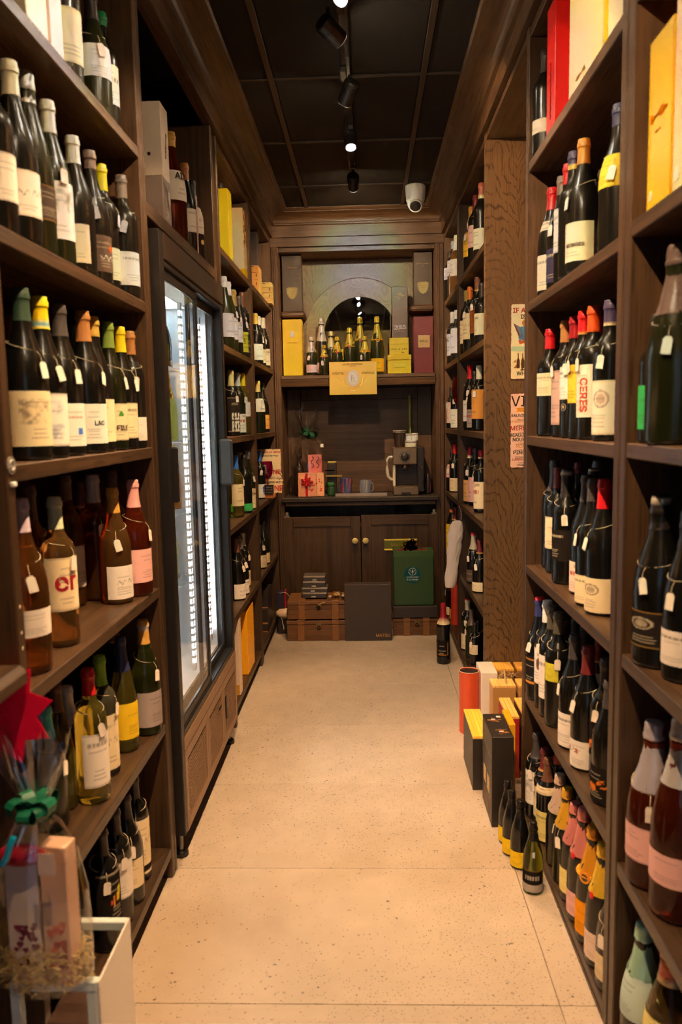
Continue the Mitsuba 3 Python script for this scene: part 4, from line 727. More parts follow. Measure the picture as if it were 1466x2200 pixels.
# louvred panels below the doors
part(fk, 'base_panel', bx(FX - .06, FX - .030, FY0 + .046, FY1 - .003, FZ0 + .002, .429), 'satin', col=s(16, 12, 10))
part(fk, 'top_rail', bx(FX - .010, FX + .001, FY0 + .03, FY1, .385, .429, .002), 'satin', col=brz)
gy = [FY0 + .03, FY0 + .40, FY0 + .72, FY1]
for a, b in zip(gy, gy[1:]):
    a += .002; b -= .002; m = M(); ww = .030
    for q in ((a, a + ww, FZ0, .382), (b - ww, b, FZ0, .382)): m.add(bx(FX - .010, FX, q[0], q[1], q[2], q[3], .0015), brz)
    for q in ((FZ0, FZ0 + .035), (.345, .382)): m.add(bx(FX - .010, FX, a + ww, b - ww, q[0], q[1], .0015), brz)
    g = part(fk, 'grille_panel', m, 'satin', label='bronze painted vent panel')
    zz_ = np.arange(FZ0 + .042, .343, .0125); m = M()
    for i, z in enumerate(zz_): m.add(bx(FX - .009, FX - .003, a + ww, b - ww, z - .0024, z + .0024), brz)
    for y in np.arange(a + ww + .008, b - ww, .024): m.add(bx(FX - .0095, FX - .0045, y - .0015, y + .0015, FZ0 + .036, .344), brz)
    m.build(numbered(g + '__mesh'), 'satin')
part(fk, 'panel_catch', bx(FX, FX + .006, FY0 + .62, FY0 + .65, .30, .312, .002), 'satin', col=blk)
part(fk, 'control_strip', bx(FX + .0005, FX + .006, FY0 + .755, FY0 + .775, .21, .31, .002), 'satin', col=blk)
for y in (FY0 + .06, FY1 - .05):
    m = M().add(cyl((FX - .035, y, .022), (FX - .035, y, .1), .008, 10), s(170, 160, 140)).add(lathe([(0, 0), (.024, 0), (.024, .012), (.016, .022), (0, .022)], 16), s(24, 22, 22), rz(0, FX - .035, y, 0))
    part(fk, 'foot', m, 'satin', True, label='screw foot with black pad')
# bottles in the fridge
k_ = 0
for z, n_ in ((1.70, 6), (1.40, 5), (1.10, 6), (.80, 5)):
    for j in range(n_):
        y = FY0 + .13 + (FY1 - FY0 - .26) * (j + .25 * (k_ % 3 - 1)) / max(1, n_ - 1); y = min(max(y, FY0 + .1), FY1 - .1)
        BF = ('I', k_ + 1, -.86, round(y, 3), z + .0025, .285 if z < 1.6 else .255, 'chp' if z > 1.2 else 'hock', .18, .12, .04, ('goldfoil', 'orangefoil', 'creamfoil', 'silver')[k_ % 4], ('gr', 'yel', 'rose', 'clr')[k_ % 4] if z < 1.6 else 'gr', ('or2', 'w', 'c')[k_ % 3], {}, j)
        bottle(BF); 
    k_ += 1
# ---------------------------------------------------------------- ceiling lamps and camera
TX = -.062
tr_ = thing('lighting_track', 'black ceiling track that carries the row of spotlights', 'lighting track')
part(tr_, 'rail', bx(TX - .018, TX + .018, .3, 5.0, ZC - .034, ZC - .0065, .003), 'satin', col=s(14, 13, 13))
def spotlight(x, y, z, aim, lit, label, power=1.0, cut=34):
    t = thing('track_spotlight', label, 'spotlight', 'spotlights on the ceiling track')
    p = np.array([x, y, z]); d = np.array(aim, float) - p; d /= np.linalg.norm(d)
    a = np.cross(d, [0, 0, 1.0]); a /= np.linalg.norm(a); b = np.cross(a, d); Rm = np.eye(4); Rm[:3, 0] = a; Rm[:3, 1] = b; Rm[:3, 2] = -d
    if np.linalg.det(Rm[:3, :3]) < 0: Rm[:3, 0] = -a
    Rm[:3, 3] = p
    dark = s(16, 15, 15)
    m = M().add(lathe([(.026, .0), (.0295, -.002), (.031, .004), (.031, .085), (.027, .094), (0, .096)], 24), dark, Rm).add(lathe([(.026, 0), (.0255, .012), (0, .012)], 24), dark, Rm)
    part(t, 'housing', m, 'satin', True)
    m = M()
    for q in np.linspace(.055, .085, 5): m.add(lathe([(.031, q - .0015), (.034, q), (.031, q + .0015)], 20), dark, Rm)
    part(t, 'cooling_fin', m, 'satin', True)
    j = p - d * .06
    m = M().add(cyl(j, (j[0], j[1], ZC - .052), .007, 8), dark).add(bx(x - .014, x + .014, j[1] - .045, j[1] + .045, ZC - .056, ZC - .0345, .003), dark)
    part(t, 'stem', m, 'satin')
    k = numbered(t + '__lens'); rr = .0245
    lz = lathe([(rr, .003), (rr * .7, .0015), (0, .001)], 24); lm = M().add((lz[0], lz[1][:, ::-1]), (1, 1, 1), Rm)
    n = np.cross(lm.v[0][lm.f[0][0][1]] - lm.v[0][lm.f[0][0][0]], lm.v[0][lm.f[0][0][2]] - lm.v[0][lm.f[0][0][0]])
    if n @ d < 0: lm.f[0] = lm.f[0][:, ::-1]
    e = {'emitter': {'type': 'area', 'radiance': {'type': 'rgb', 'value': [LENS_POWER * power * q for q in (1.0, .74, .46)]}}} if lit else {}
    scene[k] = mikit.ply((lm.v[0], lm.f[0]), 'foil' if False else 'joint', **e); labels[k] = {'label': 'glowing lens' if lit else 'unlit lens'}
    if lit:
        q = p + d * .012
        scene[t + '_beam'] = {'type': 'spot', 'to_world': T().look_at(origin=q.tolist(), target=(q + d).tolist(), up=[0.1, 0.2, 1]), 'cutoff_angle': float(cut), 'beam_width': float(cut) * .45, 'intensity': {'type': 'rgb', 'value': [LAMP_POWER * power * c for c in LAMP]}}
spotlight(TX, 2.585, 2.775, (-.75, 1.75, 1.7), True, 'lit black spotlight cut by the photo top edge', .8)
spotlight(TX - .008, 2.865, 2.78, (.82, 3.70, 2.25), True, 'black spotlight second from the top, showing its ribbed lens from below', 1.0, 34)
spotlight(TX - .012, 3.39, 2.775, (-.75, 4.35, 1.75), True, 'lit black spotlight with bright slanted lens, middle of the row', 1.1, 42)
spotlight(TX + .006, 3.95, 2.785, (.10, 2.9, .3), True, 'lit black spotlight with starry glare, fourth down the row', .9, 46)
spotlight(TX + .008, 4.62, 2.785, (-.02, 5.9, 2.0), True, 'black spotlight turned away towards the back cabinet, last of the row', 1.5, 52)
for i, (y, aim, pw) in enumerate(((.58, (-.60, 1.32, .55), .6), (.30, (-.1, -.95, 2.2), .7), (.85, (.75, 1.7, 1.9), .8), (1.30, (.1, 2.2, .0), .9), (1.70, (-.75, 2.3, 1.4), .8), (2.15, (.75, 2.5, 1.6), 1.0))):
    spotlight(TX, y, 2.775, aim, True, ('spotlight near the entrance, aimed at the wrapped gift bag', 'spotlight nearest the entrance, turned to the front wall', 'second spotlight from the entrance on the track', 'third spotlight from the entrance on the track', 'fourth spotlight from the entrance on the track', 'fifth spotlight from the entrance on the track')[i], pw, 42)

cm = thing('dome_camera', 'white ceiling dome camera with dark round eye, by the back cornice', 'security camera')
cx, cy = .325, 5.06
m = M().add(lathe([(0, 0), (.052, 0), (.058, .006), (.062, .05), (.064, .088), (.062, .0945), (0, .0945)], 32), s(226, 216, 204), rz(0, cx, cy, ZC - .10))
part(cm, 'base', m, 'satin', True)
sp = trimesh.creation.icosphere(3, .052); bv, bf = vf(sp); m = M().add((bv + np.array([cx, cy, ZC - .105]), bf), s(228, 218, 206))
ey = part(cm, 'eyeball', m, 'satin', True)
d_ = np.array([-.05, -.72, -.62]); d_ /= np.linalg.norm(d_); a_ = np.cross(d_, [0, 0, 1.0]); a_ /= np.linalg.norm(a_); E = np.eye(4); E[:3, 0] = a_; E[:3, 1] = np.cross(d_, a_); E[:3, 2] = d_; E[:3, 3] = [cx, cy, ZC - .105]
part(ey, 'collar', M().add(lathe([(.040, .03), (.042, .05), (.036, .054), (.033, .050)], 28), s(230, 220, 208), E), 'satin', True)
part(ey, 'window', M().add(lathe([(0, .046), (.034, .046), (.034, .049), (.02, .052), (0, .053)], 28), s(20, 17, 17), E), 'satin', True, label='dark round camera window')
# ---------------------------------------------------------------- boxes
def carton(name, label, cat, q, col, deco=None, seam=True, group=None, bsdf='satin', yaw=0.0, pivot=None, lidcol=None, lid=.0):
    """a closed box (x0,x1,y0,y1,z0,z1); deco(m) adds flat print; lid: height of the lid part."""
    t = thing(name, label, cat, group); x0, x1, y0, y1, z0, z1 = q; z0 += .0007
    tr = None
    if yaw:
        px, py = pivot or ((x0 + x1) / 2, (y0 + y1) / 2); tr = rz(yaw, px, py) @ rz(0, -px, -py)
    zt = z1 - lid - (.0012 if lid else 0)
    part(t, 'body', M().add(bx(x0, x1, y0, y1, z0, zt, .002), col, tr), bsdf)
    if lid: part(t, 'lid', M().add(bx(x0 - .001, x1 + .001, y0 - .001, y1 + .001, z1 - lid, z1, .002), lidcol or col, tr), bsdf)
    if deco: 
        m = M(); deco(m)
        if tr is not None: m.v = [v @ tr[:3, :3].T + tr[:3, 3] for v in m.v]
        part(t, 'print', m, 'paper', label='printed lettering and marks')
    return t
wht, crm, yel, org = s(232, 222, 206), s(236, 206, 160), s(250, 190, 10), s(255, 168, 16)
def script_line(m, tr, w, h, col, seed):
    r = random.Random(seed); n = 40; u = np.linspace(-w / 2, w / 2, n)
    y = h * .5 * np.sin(u / w * r.uniform(40, 60)) * (0.5 + .5 * np.sin(u / w * 9 + r.random() * 6)); pts = np.stack([u, y, np.full(n, .0006)], 1)
    v, f = tube(pts, .0011 * h / .014, 4); m.add((v, f), col, tr)
# high shelf, nearest left unit
carton('gift_carton', 'plain cream gift carton on the nearest left top shelf, leftmost', 'gift box', (-.775, -.672, 1.655, 1.765, 2.283, 2.60), s(240, 218, 186), group=None)
carton('gift_carton', 'pale pinkish cream carton on nearest left top shelf, touching a cream-labelled bottle', 'gift box', (-.770, -.680, 1.800, 1.875, 2.283, 2.59), s(240, 214, 196))
# above the fridge
carton('gift_carton', 'tall white gift carton standing above the fridge', 'gift box', (-.80, -.690, 2.785, 2.885, 2.15, 2.572), s(226, 204, 184), lambda m: (script_line(m, face_right(-.6895, 2.84, 2.44) @ np.array([[.2, -.98, 0, 0], [.98, .2, 0, 0], [0, 0, 1, 0], [0, 0, 0, 1.0]]), .09, .016, s(140, 116, 100), 3), m.add(poly_mesh(circle(.006), .0008), s(60, 40, 34), face_cam(-.735, 2.7848, 2.40))))
def greyprint(m):
    r = random.Random(5)
    for i in range(26): m.add(bx(-.0005, .0006, 0, r.uniform(.008, .03), 0, r.uniform(.01, .05)), s(*(lambda q: (q, q - 8, q - 12))(r.randint(90, 190))), np.array([[1, 0, 0, -.6695], [0, 1, 0, r.uniform(2.70, 2.772)], [0, 0, 1, r.uniform(2.16, 2.25)], [0, 0, 0, 1.0]]))
carton('gift_carton', 'small grey carton with picture side, in front of tall white carton above fridge', 'gift box', (-.735, -.670, 2.695, 2.803, 2.15, 2.302), s(118, 104, 98), greyprint)
# unit beyond the fridge
carton('gift_carton', 'tall bright yellow carton on top shelf of the unit beyond the fridge', 'gift box', (-.745, -.668, 3.985, 4.085, 2.28, 2.625), yel)
carton('gift_carton', 'taller narrow yellow carton half hidden behind oak post, unit beyond fridge', 'gift box', (-.87, -.785, 4.19, 4.28, 2.28, 2.69), yel)
def photoprint(m):
    r = random.Random(9)
    m.add(bx(-.6685, -.6672, 4.45, 4.563, 2.281, 2.33), s(226, 150, 20))
    for i in range(60):
        z = r.uniform(2.34, 2.64); y = r.uniform(4.452, 4.54); m.add(bx(-.6685, -.6676 + r.random() * .0004, y, min(4.562, y + r.uniform(.01, .04)), z, min(2.652, z + r.uniform(.01, .03))), s(*[(150, 92, 30), (116, 66, 22), (176, 116, 44), (206, 160, 110), (92, 52, 18)][r.randint(0, 4) if z > 2.46 else 3]))
    m.add(bx(-.76, -.669, 4.4485, 4.450, 2.281, 2.325), s(226, 150, 20))
    m.add(M().add(lathe([(0, 0), (.014, 0), (.014, .055), (.005, .08), (.005, .105), (0, .105)], 12)).v[0:1] and (lathe([(0, 0), (.014, 0), (.014, .055), (.005, .08), (.005, .105), (0, .105)], 12)[0] * np.array([1, .05, 1]), lathe([(0, 0), (.014, 0), (.014, .055), (.005, .08), (.005, .105), (0, .105)], 12)[1]), s(60, 34, 30), np.array([[1, 0, 0, -.755], [0, 1, 0, 4.4495], [0, 0, 1, 2.37], [0, 0, 0, 1.0]]))
carton('gift_carton', 'cream carton with brown picture side and gold foot, unit beyond the fridge', 'gift box', (-.775, -.669, 4.45, 4.565, 2.28, 2.655), s(232, 178, 134), photoprint)
# crates on the deepest left unit
def crate(name, label, q, cat, slots=True, group=None):
    t = thing(name, label, cat, group); x0, x1, y0, y1, z0, z1 = q; h = (z1 - z0) / 4; c1 = s(214, 150, 78)
    for i in range(4):
        zz0, zz1 = z0 + h * i + .0006, z0 + h * (i + 1) - .0006
        part(t, 'end_board', bx(x0, x1, y0, y0 + .008, zz0, zz1, .001), 'satin', col=np.array(c1) * (.92 + .12 * rng.random()))
        part(t, 'side_slat', bx(x1 - .007, x1, y0 + .0085, y1 - .0085, zz0, zz1, .001), 'satin', col=np.array(c1) * (.9 + .12 * rng.random()))
        part(t, 'side_slat', bx(x0, x0 + .007, y0 + .0085, y1 - .0085, zz0, zz1, .001), 'satin', col=c1)
        part(t, 'end_board', bx(x0, x1, y1 - .008, y1, zz0, zz1, .001), 'satin', col=c1)
    part(t, 'bottom_board', bx(x0 + .008, x1 - .008, y0 + .009, y1 - .009, z0 + .001, z0 + .008), 'satin', col=c1)
    if slots:
        for zz_ in (z0 + .36 * (z1 - z0), z0 + .66 * (z1 - z0)): part(t, 'finger_slot', bx(x1 - .016, x1 - .011, y0 - .0006, y0 + .001, zz_ - .009, zz_ + .009), 'satin', col=s(40, 22, 12))
        for zz_ in (z0 + .006, z1 - .008): part(t, 'finger_slot', bx(x0 + .015, x0 + .035, y0 - .0006, y0 + .001, zz_ - .002, zz_ + .002), 'satin', col=s(50, 28, 14))
    return t
crate('wooden_crate', 'pale slatted wooden crate, nearer of two on the deepest left top shelf', (-.735, -.672, 5.06, 5.22, 2.281, 2.462), 'crate')
crate('wooden_crate', 'pale slatted wooden crate, farther one, beside the back cabinet post', (-.712, -.636, 5.44, 5.56, 2.281, 2.422), 'crate')
carton('gift_carton', 'dark grey tall box behind the wooden crates on the deepest left unit', 'gift box', (-.80, -.70, 5.24, 5.34, 2.281, 2.712), s(50, 44, 42))
# lower shelves beyond the fridge
carton('gift_bag', 'dark maroon gift bag behind three bottles, unit beyond fridge, fifth shelf', 'gift bag', (-.86, -.775, 4.46, 4.575, .53, .80), s(84, 18, 22))
carton('flat_gift_box', 'large flat yellow-orange box standing upright at bottom of unit beyond fridge', 'gift box', (-.755, -.668, 4.12, 4.36, .1005, .455), s(242, 166, 20))
carton('flat_gift_box', 'tall thin white board box with gold foot, beside the yellow-orange box', 'gift box', (-.77, -.660, 3.80, 3.87, .1005, .49), s(214, 186, 160), lambda m: m.add(bx(-.765, -.665, 3.7985, 3.80, .102, .155), s(190, 136, 50)))
carton('flat_gift_box', 'tall beige board box behind two bottles, deepest left unit, fifth shelf', 'gift box', (-.90, -.81, 5.22, 5.30, .5305, .86), s(196, 154, 108))
carton('flat_gift_box', 'tall black box with white dot, deepest left unit, fifth shelf', 'gift box', (-.80, -.70, 5.36, 5.50, .5305, .88), s(24, 21, 22), lambda m: m.add(poly_mesh(circle(.008), .001), s(220, 214, 205), face_right(-.6995, 5.40, .56)))
for i, (z0, z1, lbl) in enumerate(((.1005, .152, 'black gift case at the bottom of the stack, deepest left unit'), (.1525, .252, 'black gift case in the middle of the stack, deepest left unit'), (.2525, .372, 'black gift case on top of the stack, deepest left unit'))):
    carton('gift_case', lbl, 'gift box', (-.79, -.672, 4.98 + .02 * i, 5.24, z0, z1), s(38, 32, 30), (lambda z: (lambda m: m.add(bx(-.79, -.6715, 4.9785 + .02 * i, 4.98 + .02 * i, z - .008, z), s(150, 106, 66))))(z0 + .010), group='stacked black gift cases')
    sc = 0
# small gift bag and tissue in front of the stack
t = thing('gift_bag', 'small navy gift bag with red edge and white cord, left of the crates', 'gift bag')
part(t, 'body', bx(-.650, -.590, 5.285, 5.36, .186, .30, .003), 'satin', col=s(32, 26, 44))
part(t, 'red_edge', bx(-.5898, -.583, 5.29, 5.355, .19, .31, .001), 'satin', col=s(190, 24, 40))
part(t, 'cord', tube([(-.62, 5.28, .295), (-.60, 5.275, .302), (-.575, 5.272, .300), (-.56, 5.27, .285), (-.552, 5.268, .272)], .002, 6), 'paper', True, col=s(226, 206, 186))
t = thing('shop_bag', 'crumpled white paper bag and dark bag left of the wooden crates', 'paper bag')
v, f = vf(trimesh.creation.icosphere(3)); v = v * np.array([.055, .045, .036]); v *= (1 + .22 * (meshkit.fbm(v * 38, 3) - .5))[:, None]
part(t, 'tissue', M().add((v + np.array([-.598, 5.30, .150]), f), s(232, 196, 160)), 'paper')
part(t, 'body', bx(-.650, -.568, 5.30, 5.40, .002, .122, .01), 'satin', col=s(26, 21, 22))
part(t, 'cord', tube([(-.612, 5.262, .13), (-.605, 5.26, .09), (-.596, 5.258, .06), (-.598, 5.257, .045)], .003, 6), 'paper', True, col=s(180, 160, 140))
# metal wine sign of the deepest left unit
sg_ = thing('metal_sign', 'cream rusty-edged metal sign reading GLASS OF WINE, round at the foot', 'metal sign')
from shapely import affinity
rr_ = random.Random(3)
body = sbox(-.765, .985, -.590, 1.292).buffer(-.008).buffer(.008).union(circle(.088, -.668, 1.062)).union(circle(.082, -.660, 1.066))
def ragged(p, amp, seed):
    c = np.array(p.exterior.segmentize(.004).coords); n = meshkit.noise(np.column_stack([c * 160, c[:, 0] * 0 + seed])) - .5; cen = c.mean(0); d = c - cen
    return Polygon(c + d / np.linalg.norm(d, axis=1, keepdims=True) * (n * amp)[:, None]).buffer(0)
plate = ragged(body, .007, 2)
part(sg_, 'rusty_plate', M().add(poly_mesh(plate, .003), s(96, 52, 30), face_cam(0, 5.352, 0)), 'satin')
part(sg_, 'painted_face', M().add(poly_mesh(ragged(body.buffer(-.004), .009, 5), .0012), s(230, 200, 160), face_cam(0, 5.3495, 0)), 'paper')
m = M(); red_, blk_ = s(160, 28, 24), s(48, 34, 28)
for tx, h, x, z, c, bd in (('GLASS OF WINE', .0135, -.668, 1.262, red_, 1), ('GOOD FOR YOU', .0115, -.673, 1.238, blk_, 1), ('WINE', .030, -.655, 1.118, red_, 1), ('with age,', .017, -.632, 1.082, blk_, 0), ('IMPROVE WITH', .0145, -.655, 1.054, blk_, 1), ('WINE', .034, -.650, 1.004, red_, 1)): m.add(text(tx, h, .0006, bool(bd)), c, face_cam(x, 5.3482, z))
m.add(tube([(-.665 + .082 * math.cos(a), 5.348, 1.064 + .082 * math.sin(a)) for a in np.linspace(-.9, 2.4, 30)], .0016, 5), s(120, 60, 40))
part(sg_, 'lettering', m, 'paper')
gb = thing('wine_goblet', 'purple glass goblet lettered down the bowl, before the metal sign', 'goblet')
gp = [(0, 0), (.034, 0), (.034, .002), (.012, .006), (.0045, .014), (.0042, .088), (.010, .098), (.026, .112), (.037, .140), (.0385, .170), (.034, .215), (.0325, .215), (.0368, .170), (.0352, .141), (.024, .115), (.006, .103), (0, .102)]
v, f = lathe(gp, 28); part(gb, 'glass', (v + np.array([-.672, 5.20, .998]), f), 'purple_glass', True)
tv, tf = text('MOET', .014, .0006, True); tv = np.stack([tv[:, 1] - .007, -tv[:, 0] * 1.1, tv[:, 2]], 1); k = numbered(gb + '__lettering'); M().add(bent((tv, tf), .0384, -math.pi / 2 - .2, .165), s(222, 200, 200)).build(k, 'paper', to_world=T().translate([-.672, 5.20, .998]))
wb_ = thing('wooden_block', 'small pale wooden block under the goblet and slate, by the metal sign', 'block'); part(wb_, 'block', bx(-.712, -.628, 5.145, 5.27, .969, .9975, .002), 'satin', col=s(196, 122, 62))
sl = thing('chalk_slate', 'small black slate with white handwriting at the goblet foot', 'slate'); part(sl, 'board', bx(-.684, -.624, 5.132, 5.137, .998, 1.062, .001), 'satin', col=s(26, 21, 20))
m = M()
for i, z in enumerate((1.045, 1.028, 1.010)): script_line(m, face_cam(-.654, 5.1318, z), .042, .008, s(190, 176, 160), 20 + i)
part(sl, 'chalk', m, 'paper')
# ---------------------------------------------------------------- signs on the figured end panel
def tin_sign(label, x0, x1, z0, z1, bg, lines):
    t = thing('tin_sign', label, 'metal sign'); y = 3.6985
    p = ragged(sbox(x0, z0, x1, z1).buffer(-.012).buffer(.012), .003, x0 * 10 + z0)
    part(t, 'rusty_plate', M().add(poly_mesh(p, .003), s(90, 48, 34), face_cam(0, y, 0)), 'satin')
    part(t, 'painted_face', M().add(poly_mesh(ragged(sbox(x0 + .004, z0 + .004, x1 - .004, z1 - .004).buffer(-.01).buffer(.01), .006, z0 * 7), .001), bg, face_cam(0, y - .003, 0)), 'paper')
    m = M()
    for tx, h, z, c, bd, dx in lines: m.add(text(tx, h, .0005, bd), c, face_cam(x0 + .12 + dx, y - .0042, z))
    return t, m, y
t, m, y = tin_sign('cream tin sign with reader and bottle picture, upper one on the figured panel',   .669, .855, 1.648, 1.994, s(236, 206, 160), (('IF A BOOK', .021, 1.952, s(150, 36, 30), True, -.035), ('IS GOOD', .018, 1.925, s(52, 40, 34), True, -.02), ('WHAT', .017, 1.668, s(52, 40, 34), True, -.055), ('I', .03, 1.69, s(52, 40, 34), True, -.064)))
F = lambda pts, c: m.add(poly_mesh(Polygon(pts), .0006), c, face_cam(0, y - .0042, 0))
F([(.682, 1.905), (.716, 1.885), (.728, 1.845), (.712, 1.835)], s(92, 52, 40)); F([(.690, 1.900), (.712, 1.889), (.722, 1.852), (.716, 1.846)], s(104, 140, 160)); F([(.716, 1.888), (.76, 1.895), (.77, 1.83), (.716, 1.822), (.706, 1.84)], s(70, 120, 150)); F([(.706, 1.828), (.73, 1.836), (.735, 1.815), (.712, 1.808)], s(190, 84, 44))
m.add(poly_mesh(circle(.016, .738, 1.905), .0006), s(180, 110, 70), face_cam(0, y - .0042, 0)); F([(.674, 1.80), (.80, 1.797), (.80, 1.775), (.674, 1.778)], s(170, 184, 150))
for bxx in (.706, .727): F([(bxx - .007, 1.70), (bxx + .007, 1.70), (bxx + .007, 1.735), (bxx + .002, 1.748), (bxx + .002, 1.768), (bxx - .002, 1.768), (bxx - .002, 1.748), (bxx - .007, 1.735)], s(70, 50, 30))
F([(.684, 1.70), (.70, 1.72), (.699, 1.70)], s(150, 100, 50)); F([(.682, 1.728), (.697, 1.74), (.697, 1.725)], s(176, 120, 56))
part(t, 'lettering', m, 'paper')
t, m, y = tin_sign('pinkish tin sign listing grape names, lower one on the figured panel', .669, .855, 1.236, 1.587, s(232, 186, 158), (('VINO', .048, 1.525, s(40, 32, 30), False, -.03), ('SAUVIGNON', .013, 1.476, s(60, 50, 46), True, -.06), ('PINOT GRIS', .012, 1.448, s(206, 140, 70), True, -.06), ('MERLOT', .020, 1.414, s(150, 50, 44), True, -.062), ('BEAUJOLAIS', .015, 1.384, s(60, 50, 46), True, -.056), ('NOUVEAU', .015, 1.363, s(60, 50, 46), True, -.056), ('ROSE', .016, 1.332, s(206, 140, 70), True, -.062), ('PINOT', .017, 1.302, s(60, 50, 46), True, -.066), ('LANGUEDOC', .012, 1.272, s(150, 50, 44), True, -.056), ('CORBIERES', .009, 1.246, s(60, 50, 46), True, -.05)))
F([(.698, 1.518), (.74, 1.518), (.734, 1.508), (.74, 1.498), (.698, 1.498), (.704, 1.508)], s(214, 140, 50))
for z in (1.464, 1.458, 1.437, 1.432, 1.404, 1.399, 1.352, 1.347, 1.322, 1.290, 1.285, 1.262):
    m.add(bx(.69 + rng.uniform(0, .02), .80, y - .0050, y - .0044, z - .0009, z + .0009), s(140, 104, 88))
part(t, 'lettering', m, 'paper')
# ---------------------------------------------------------------- boxes in the recess on the floor
def wood_box(name, label, q, col, lidcol, cat='wooden box', grooves=True, group=None):
    t = thing(name, label, cat, group); x0, x1, y0, y1, z0, z1 = q; m = M()
    part(t, 'body', bx(x0, x1, y0, y1, z0, z1 - .011, .0015), 'satin', col=col)
    n = max(3, int((x1 - x0) / .012))
    for i in range(n):
        a, b = x0 + (x1 - x0) * i / n, x0 + (x1 - x0) * (i + 1) / n
        m.add(bx(a + .0004, b - .0004, y0, y1, z1 - .0105, z1, .0008), np.array(lidcol) * (.88 + .2 * rng.random()))
    part(t, 'grooved_lid', m, 'satin', label='pale pine lid')
    return t
t = thing('bottle_tube', 'tall orange-red cardboard tube with black lid on the floor', 'tube')
tx_, ty_ = .462, 3.565
part(t, 'body', M().add(lathe([(0, 0), (.046, 0), (.046, .300), (0, .300)], 32), s(214, 84, 44), rz(0, tx_, ty_)), 'satin', True) if False else part(t, 'body', M().add(lathe([(0, 0), (.0455, 0), (.046, .001), (.046, .002), (.046, .298), (.046, .2985), (.0455, .2995), (.043, .2995), (.043, .292), (0, .292)], 36), s(206, 78, 42), rz(0, tx_, ty_)), 'satin')
part(t, 'rim', M().add(tube([(tx_ + .0455 * math.cos(a), ty_ + .0455 * math.sin(a), .2995) for a in np.linspace(0, 6.2832, 36, False)], .0018, 6, True), s(216, 180, 150)).add(tube([(tx_ + .046 * math.cos(a), ty_ + .046 * math.sin(a), .002) for a in np.linspace(0, 6.2832, 36, False)], .0018, 6, True), s(216, 160, 130)), 'satin', True)
part(t, 'lid', M().add(lathe([(0, .293), (.0425, .293), (.0425, .2955), (0, .2955)], 32), s(26, 22, 22), rz(0, tx_, ty_)), 'satin', label='black lid')
def landscape(m):
    r = random.Random(4)
    for i in range(40):
        x = r.uniform(.460, .524); z = .03 + .055 * r.random(); m.add(bx(x, x + r.uniform(.006, .014), 3.5185, 3.5196, z - .025, z + .01), s(*[(150, 140, 80), (120, 120, 60), (190, 170, 120), (170, 160, 130)][r.randint(0, 3)]))
carton('gift_carton', 'tall white carton with green landscape foot, beside the orange-red tube', 'gift box', (.512, .588, 3.52, 3.69, 0, .301), s(226, 210, 190))
wood_box('wine_crate', 'tall pine wine box with round stamp and cord, deepest in the recess', (.582, .676, 3.58, 3.69, 0, .298), s(140, 96, 50), s(236, 172, 70))
wood_box('wine_crate', 'tall pine wine box at the recess back, beside the round-stamped one', (.690, .78, 3.58, 3.69, 0, .298), s(140, 96, 50), s(230, 160, 66))
wood_box('wine_crate', 'pine wine box with rope handle, in front of the stamped box', (.545, .648, 3.39, 3.49, 0, .284), s(176, 128, 72), s(238, 186, 104))
wood_box('wine_crate', 'pine wine box right of rope-handled one, mostly behind oak post', (.66, .76, 3.39, 3.49, 0, .284), s(176, 128, 72), s(236, 176, 90))
t = thing('rope_handle', 'twisted cord hanging over the pine wine boxes in the recess', 'cord'); part(t, 'cord', tube([(.625, 3.55, .3005), (.618, 3.52, .318), (.612, 3.47, .308), (.610, 3.44, .289), (.612, 3.42, .2865)], .004, 6), 'satin', True, col=s(190, 150, 96))
t = thing('wood_wool', 'loose pale wood wool between the pine wine boxes', 'packing', kind='stuff'); m = M()
for i in range(36):
    p = np.array([.59 + rng.random() * .08, 3.50 + rng.random() * .07, .255 + rng.random() * .03]); q = p + np.array([rng.uniform(-.03, .03), rng.uniform(-.03, .03), rng.uniform(-.01, .02)]); m.add(tube([p, (p + q) / 2 + np.array([0, 0, .01]), q], .0015, 4), s(200, 170, 120))
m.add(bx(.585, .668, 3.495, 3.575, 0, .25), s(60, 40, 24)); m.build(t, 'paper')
t = wood_box('wine_crate', 'red wine box with pine lid, right of the black boxes', (.556, .604, 3.08, 3.30, 0, .263), s(150, 34, 34), s(240, 180, 90))
wood_box('wine_crate', 'dark wine box with pine lid behind oak post, right of red box', (.622, .67, 3.08, 3.30, 0, .263), s(60, 34, 24), s(236, 172, 84))
wood_box('wine_crate', 'long black wine box with slatted pine lid, left of big black box', (.400, .470, 2.975, 3.27, 0, .224), s(36, 30, 28), s(250, 190, 66))
def bigprint(m):
    r = random.Random(6)
    for (yy, xx) in ((2.74, .472), (2.855, .460)):
        for i in range(14): a, b = r.uniform(-.024, .024), r.uniform(-.022, .022); m.add(bx(xx + a, xx + a + r.uniform(.004, .014), yy + b, yy + b + .003, .3405, .3412), s(180, 110, 50))
        m.add(bx(xx - .008, xx + .008, yy - .004, yy + .006, .3405, .3414), s(222, 190, 180))
    m.add(bx(.476, .492, 2.875, 2.89, .3405, .3414), s(236, 216, 200))
    for yy in (2.745, 2.83): m.add(bx(.4290, .4298, yy, yy + .05, .10, .16), s(206, 170, 120)); m.add(bx(.4290, .4298, yy + .012, yy + .036, .03, .075), s(140, 90, 60))
    m.add(bx(.4292, .4298, 2.70, 2.90, .255, .2575), s(120, 90, 70))
carton('wine_case', 'large black wine case with orange emblems on top and label squares', 'wine case', (.4298, .508, 2.69, 2.915, 0, .3405), s(34, 28, 26), bigprint)
carton('wine_case', 'yellow-edged black case standing against the large black wine case', 'wine case', (.5095, .535, 2.80, 2.95, 0, .343), s(214, 150, 20))
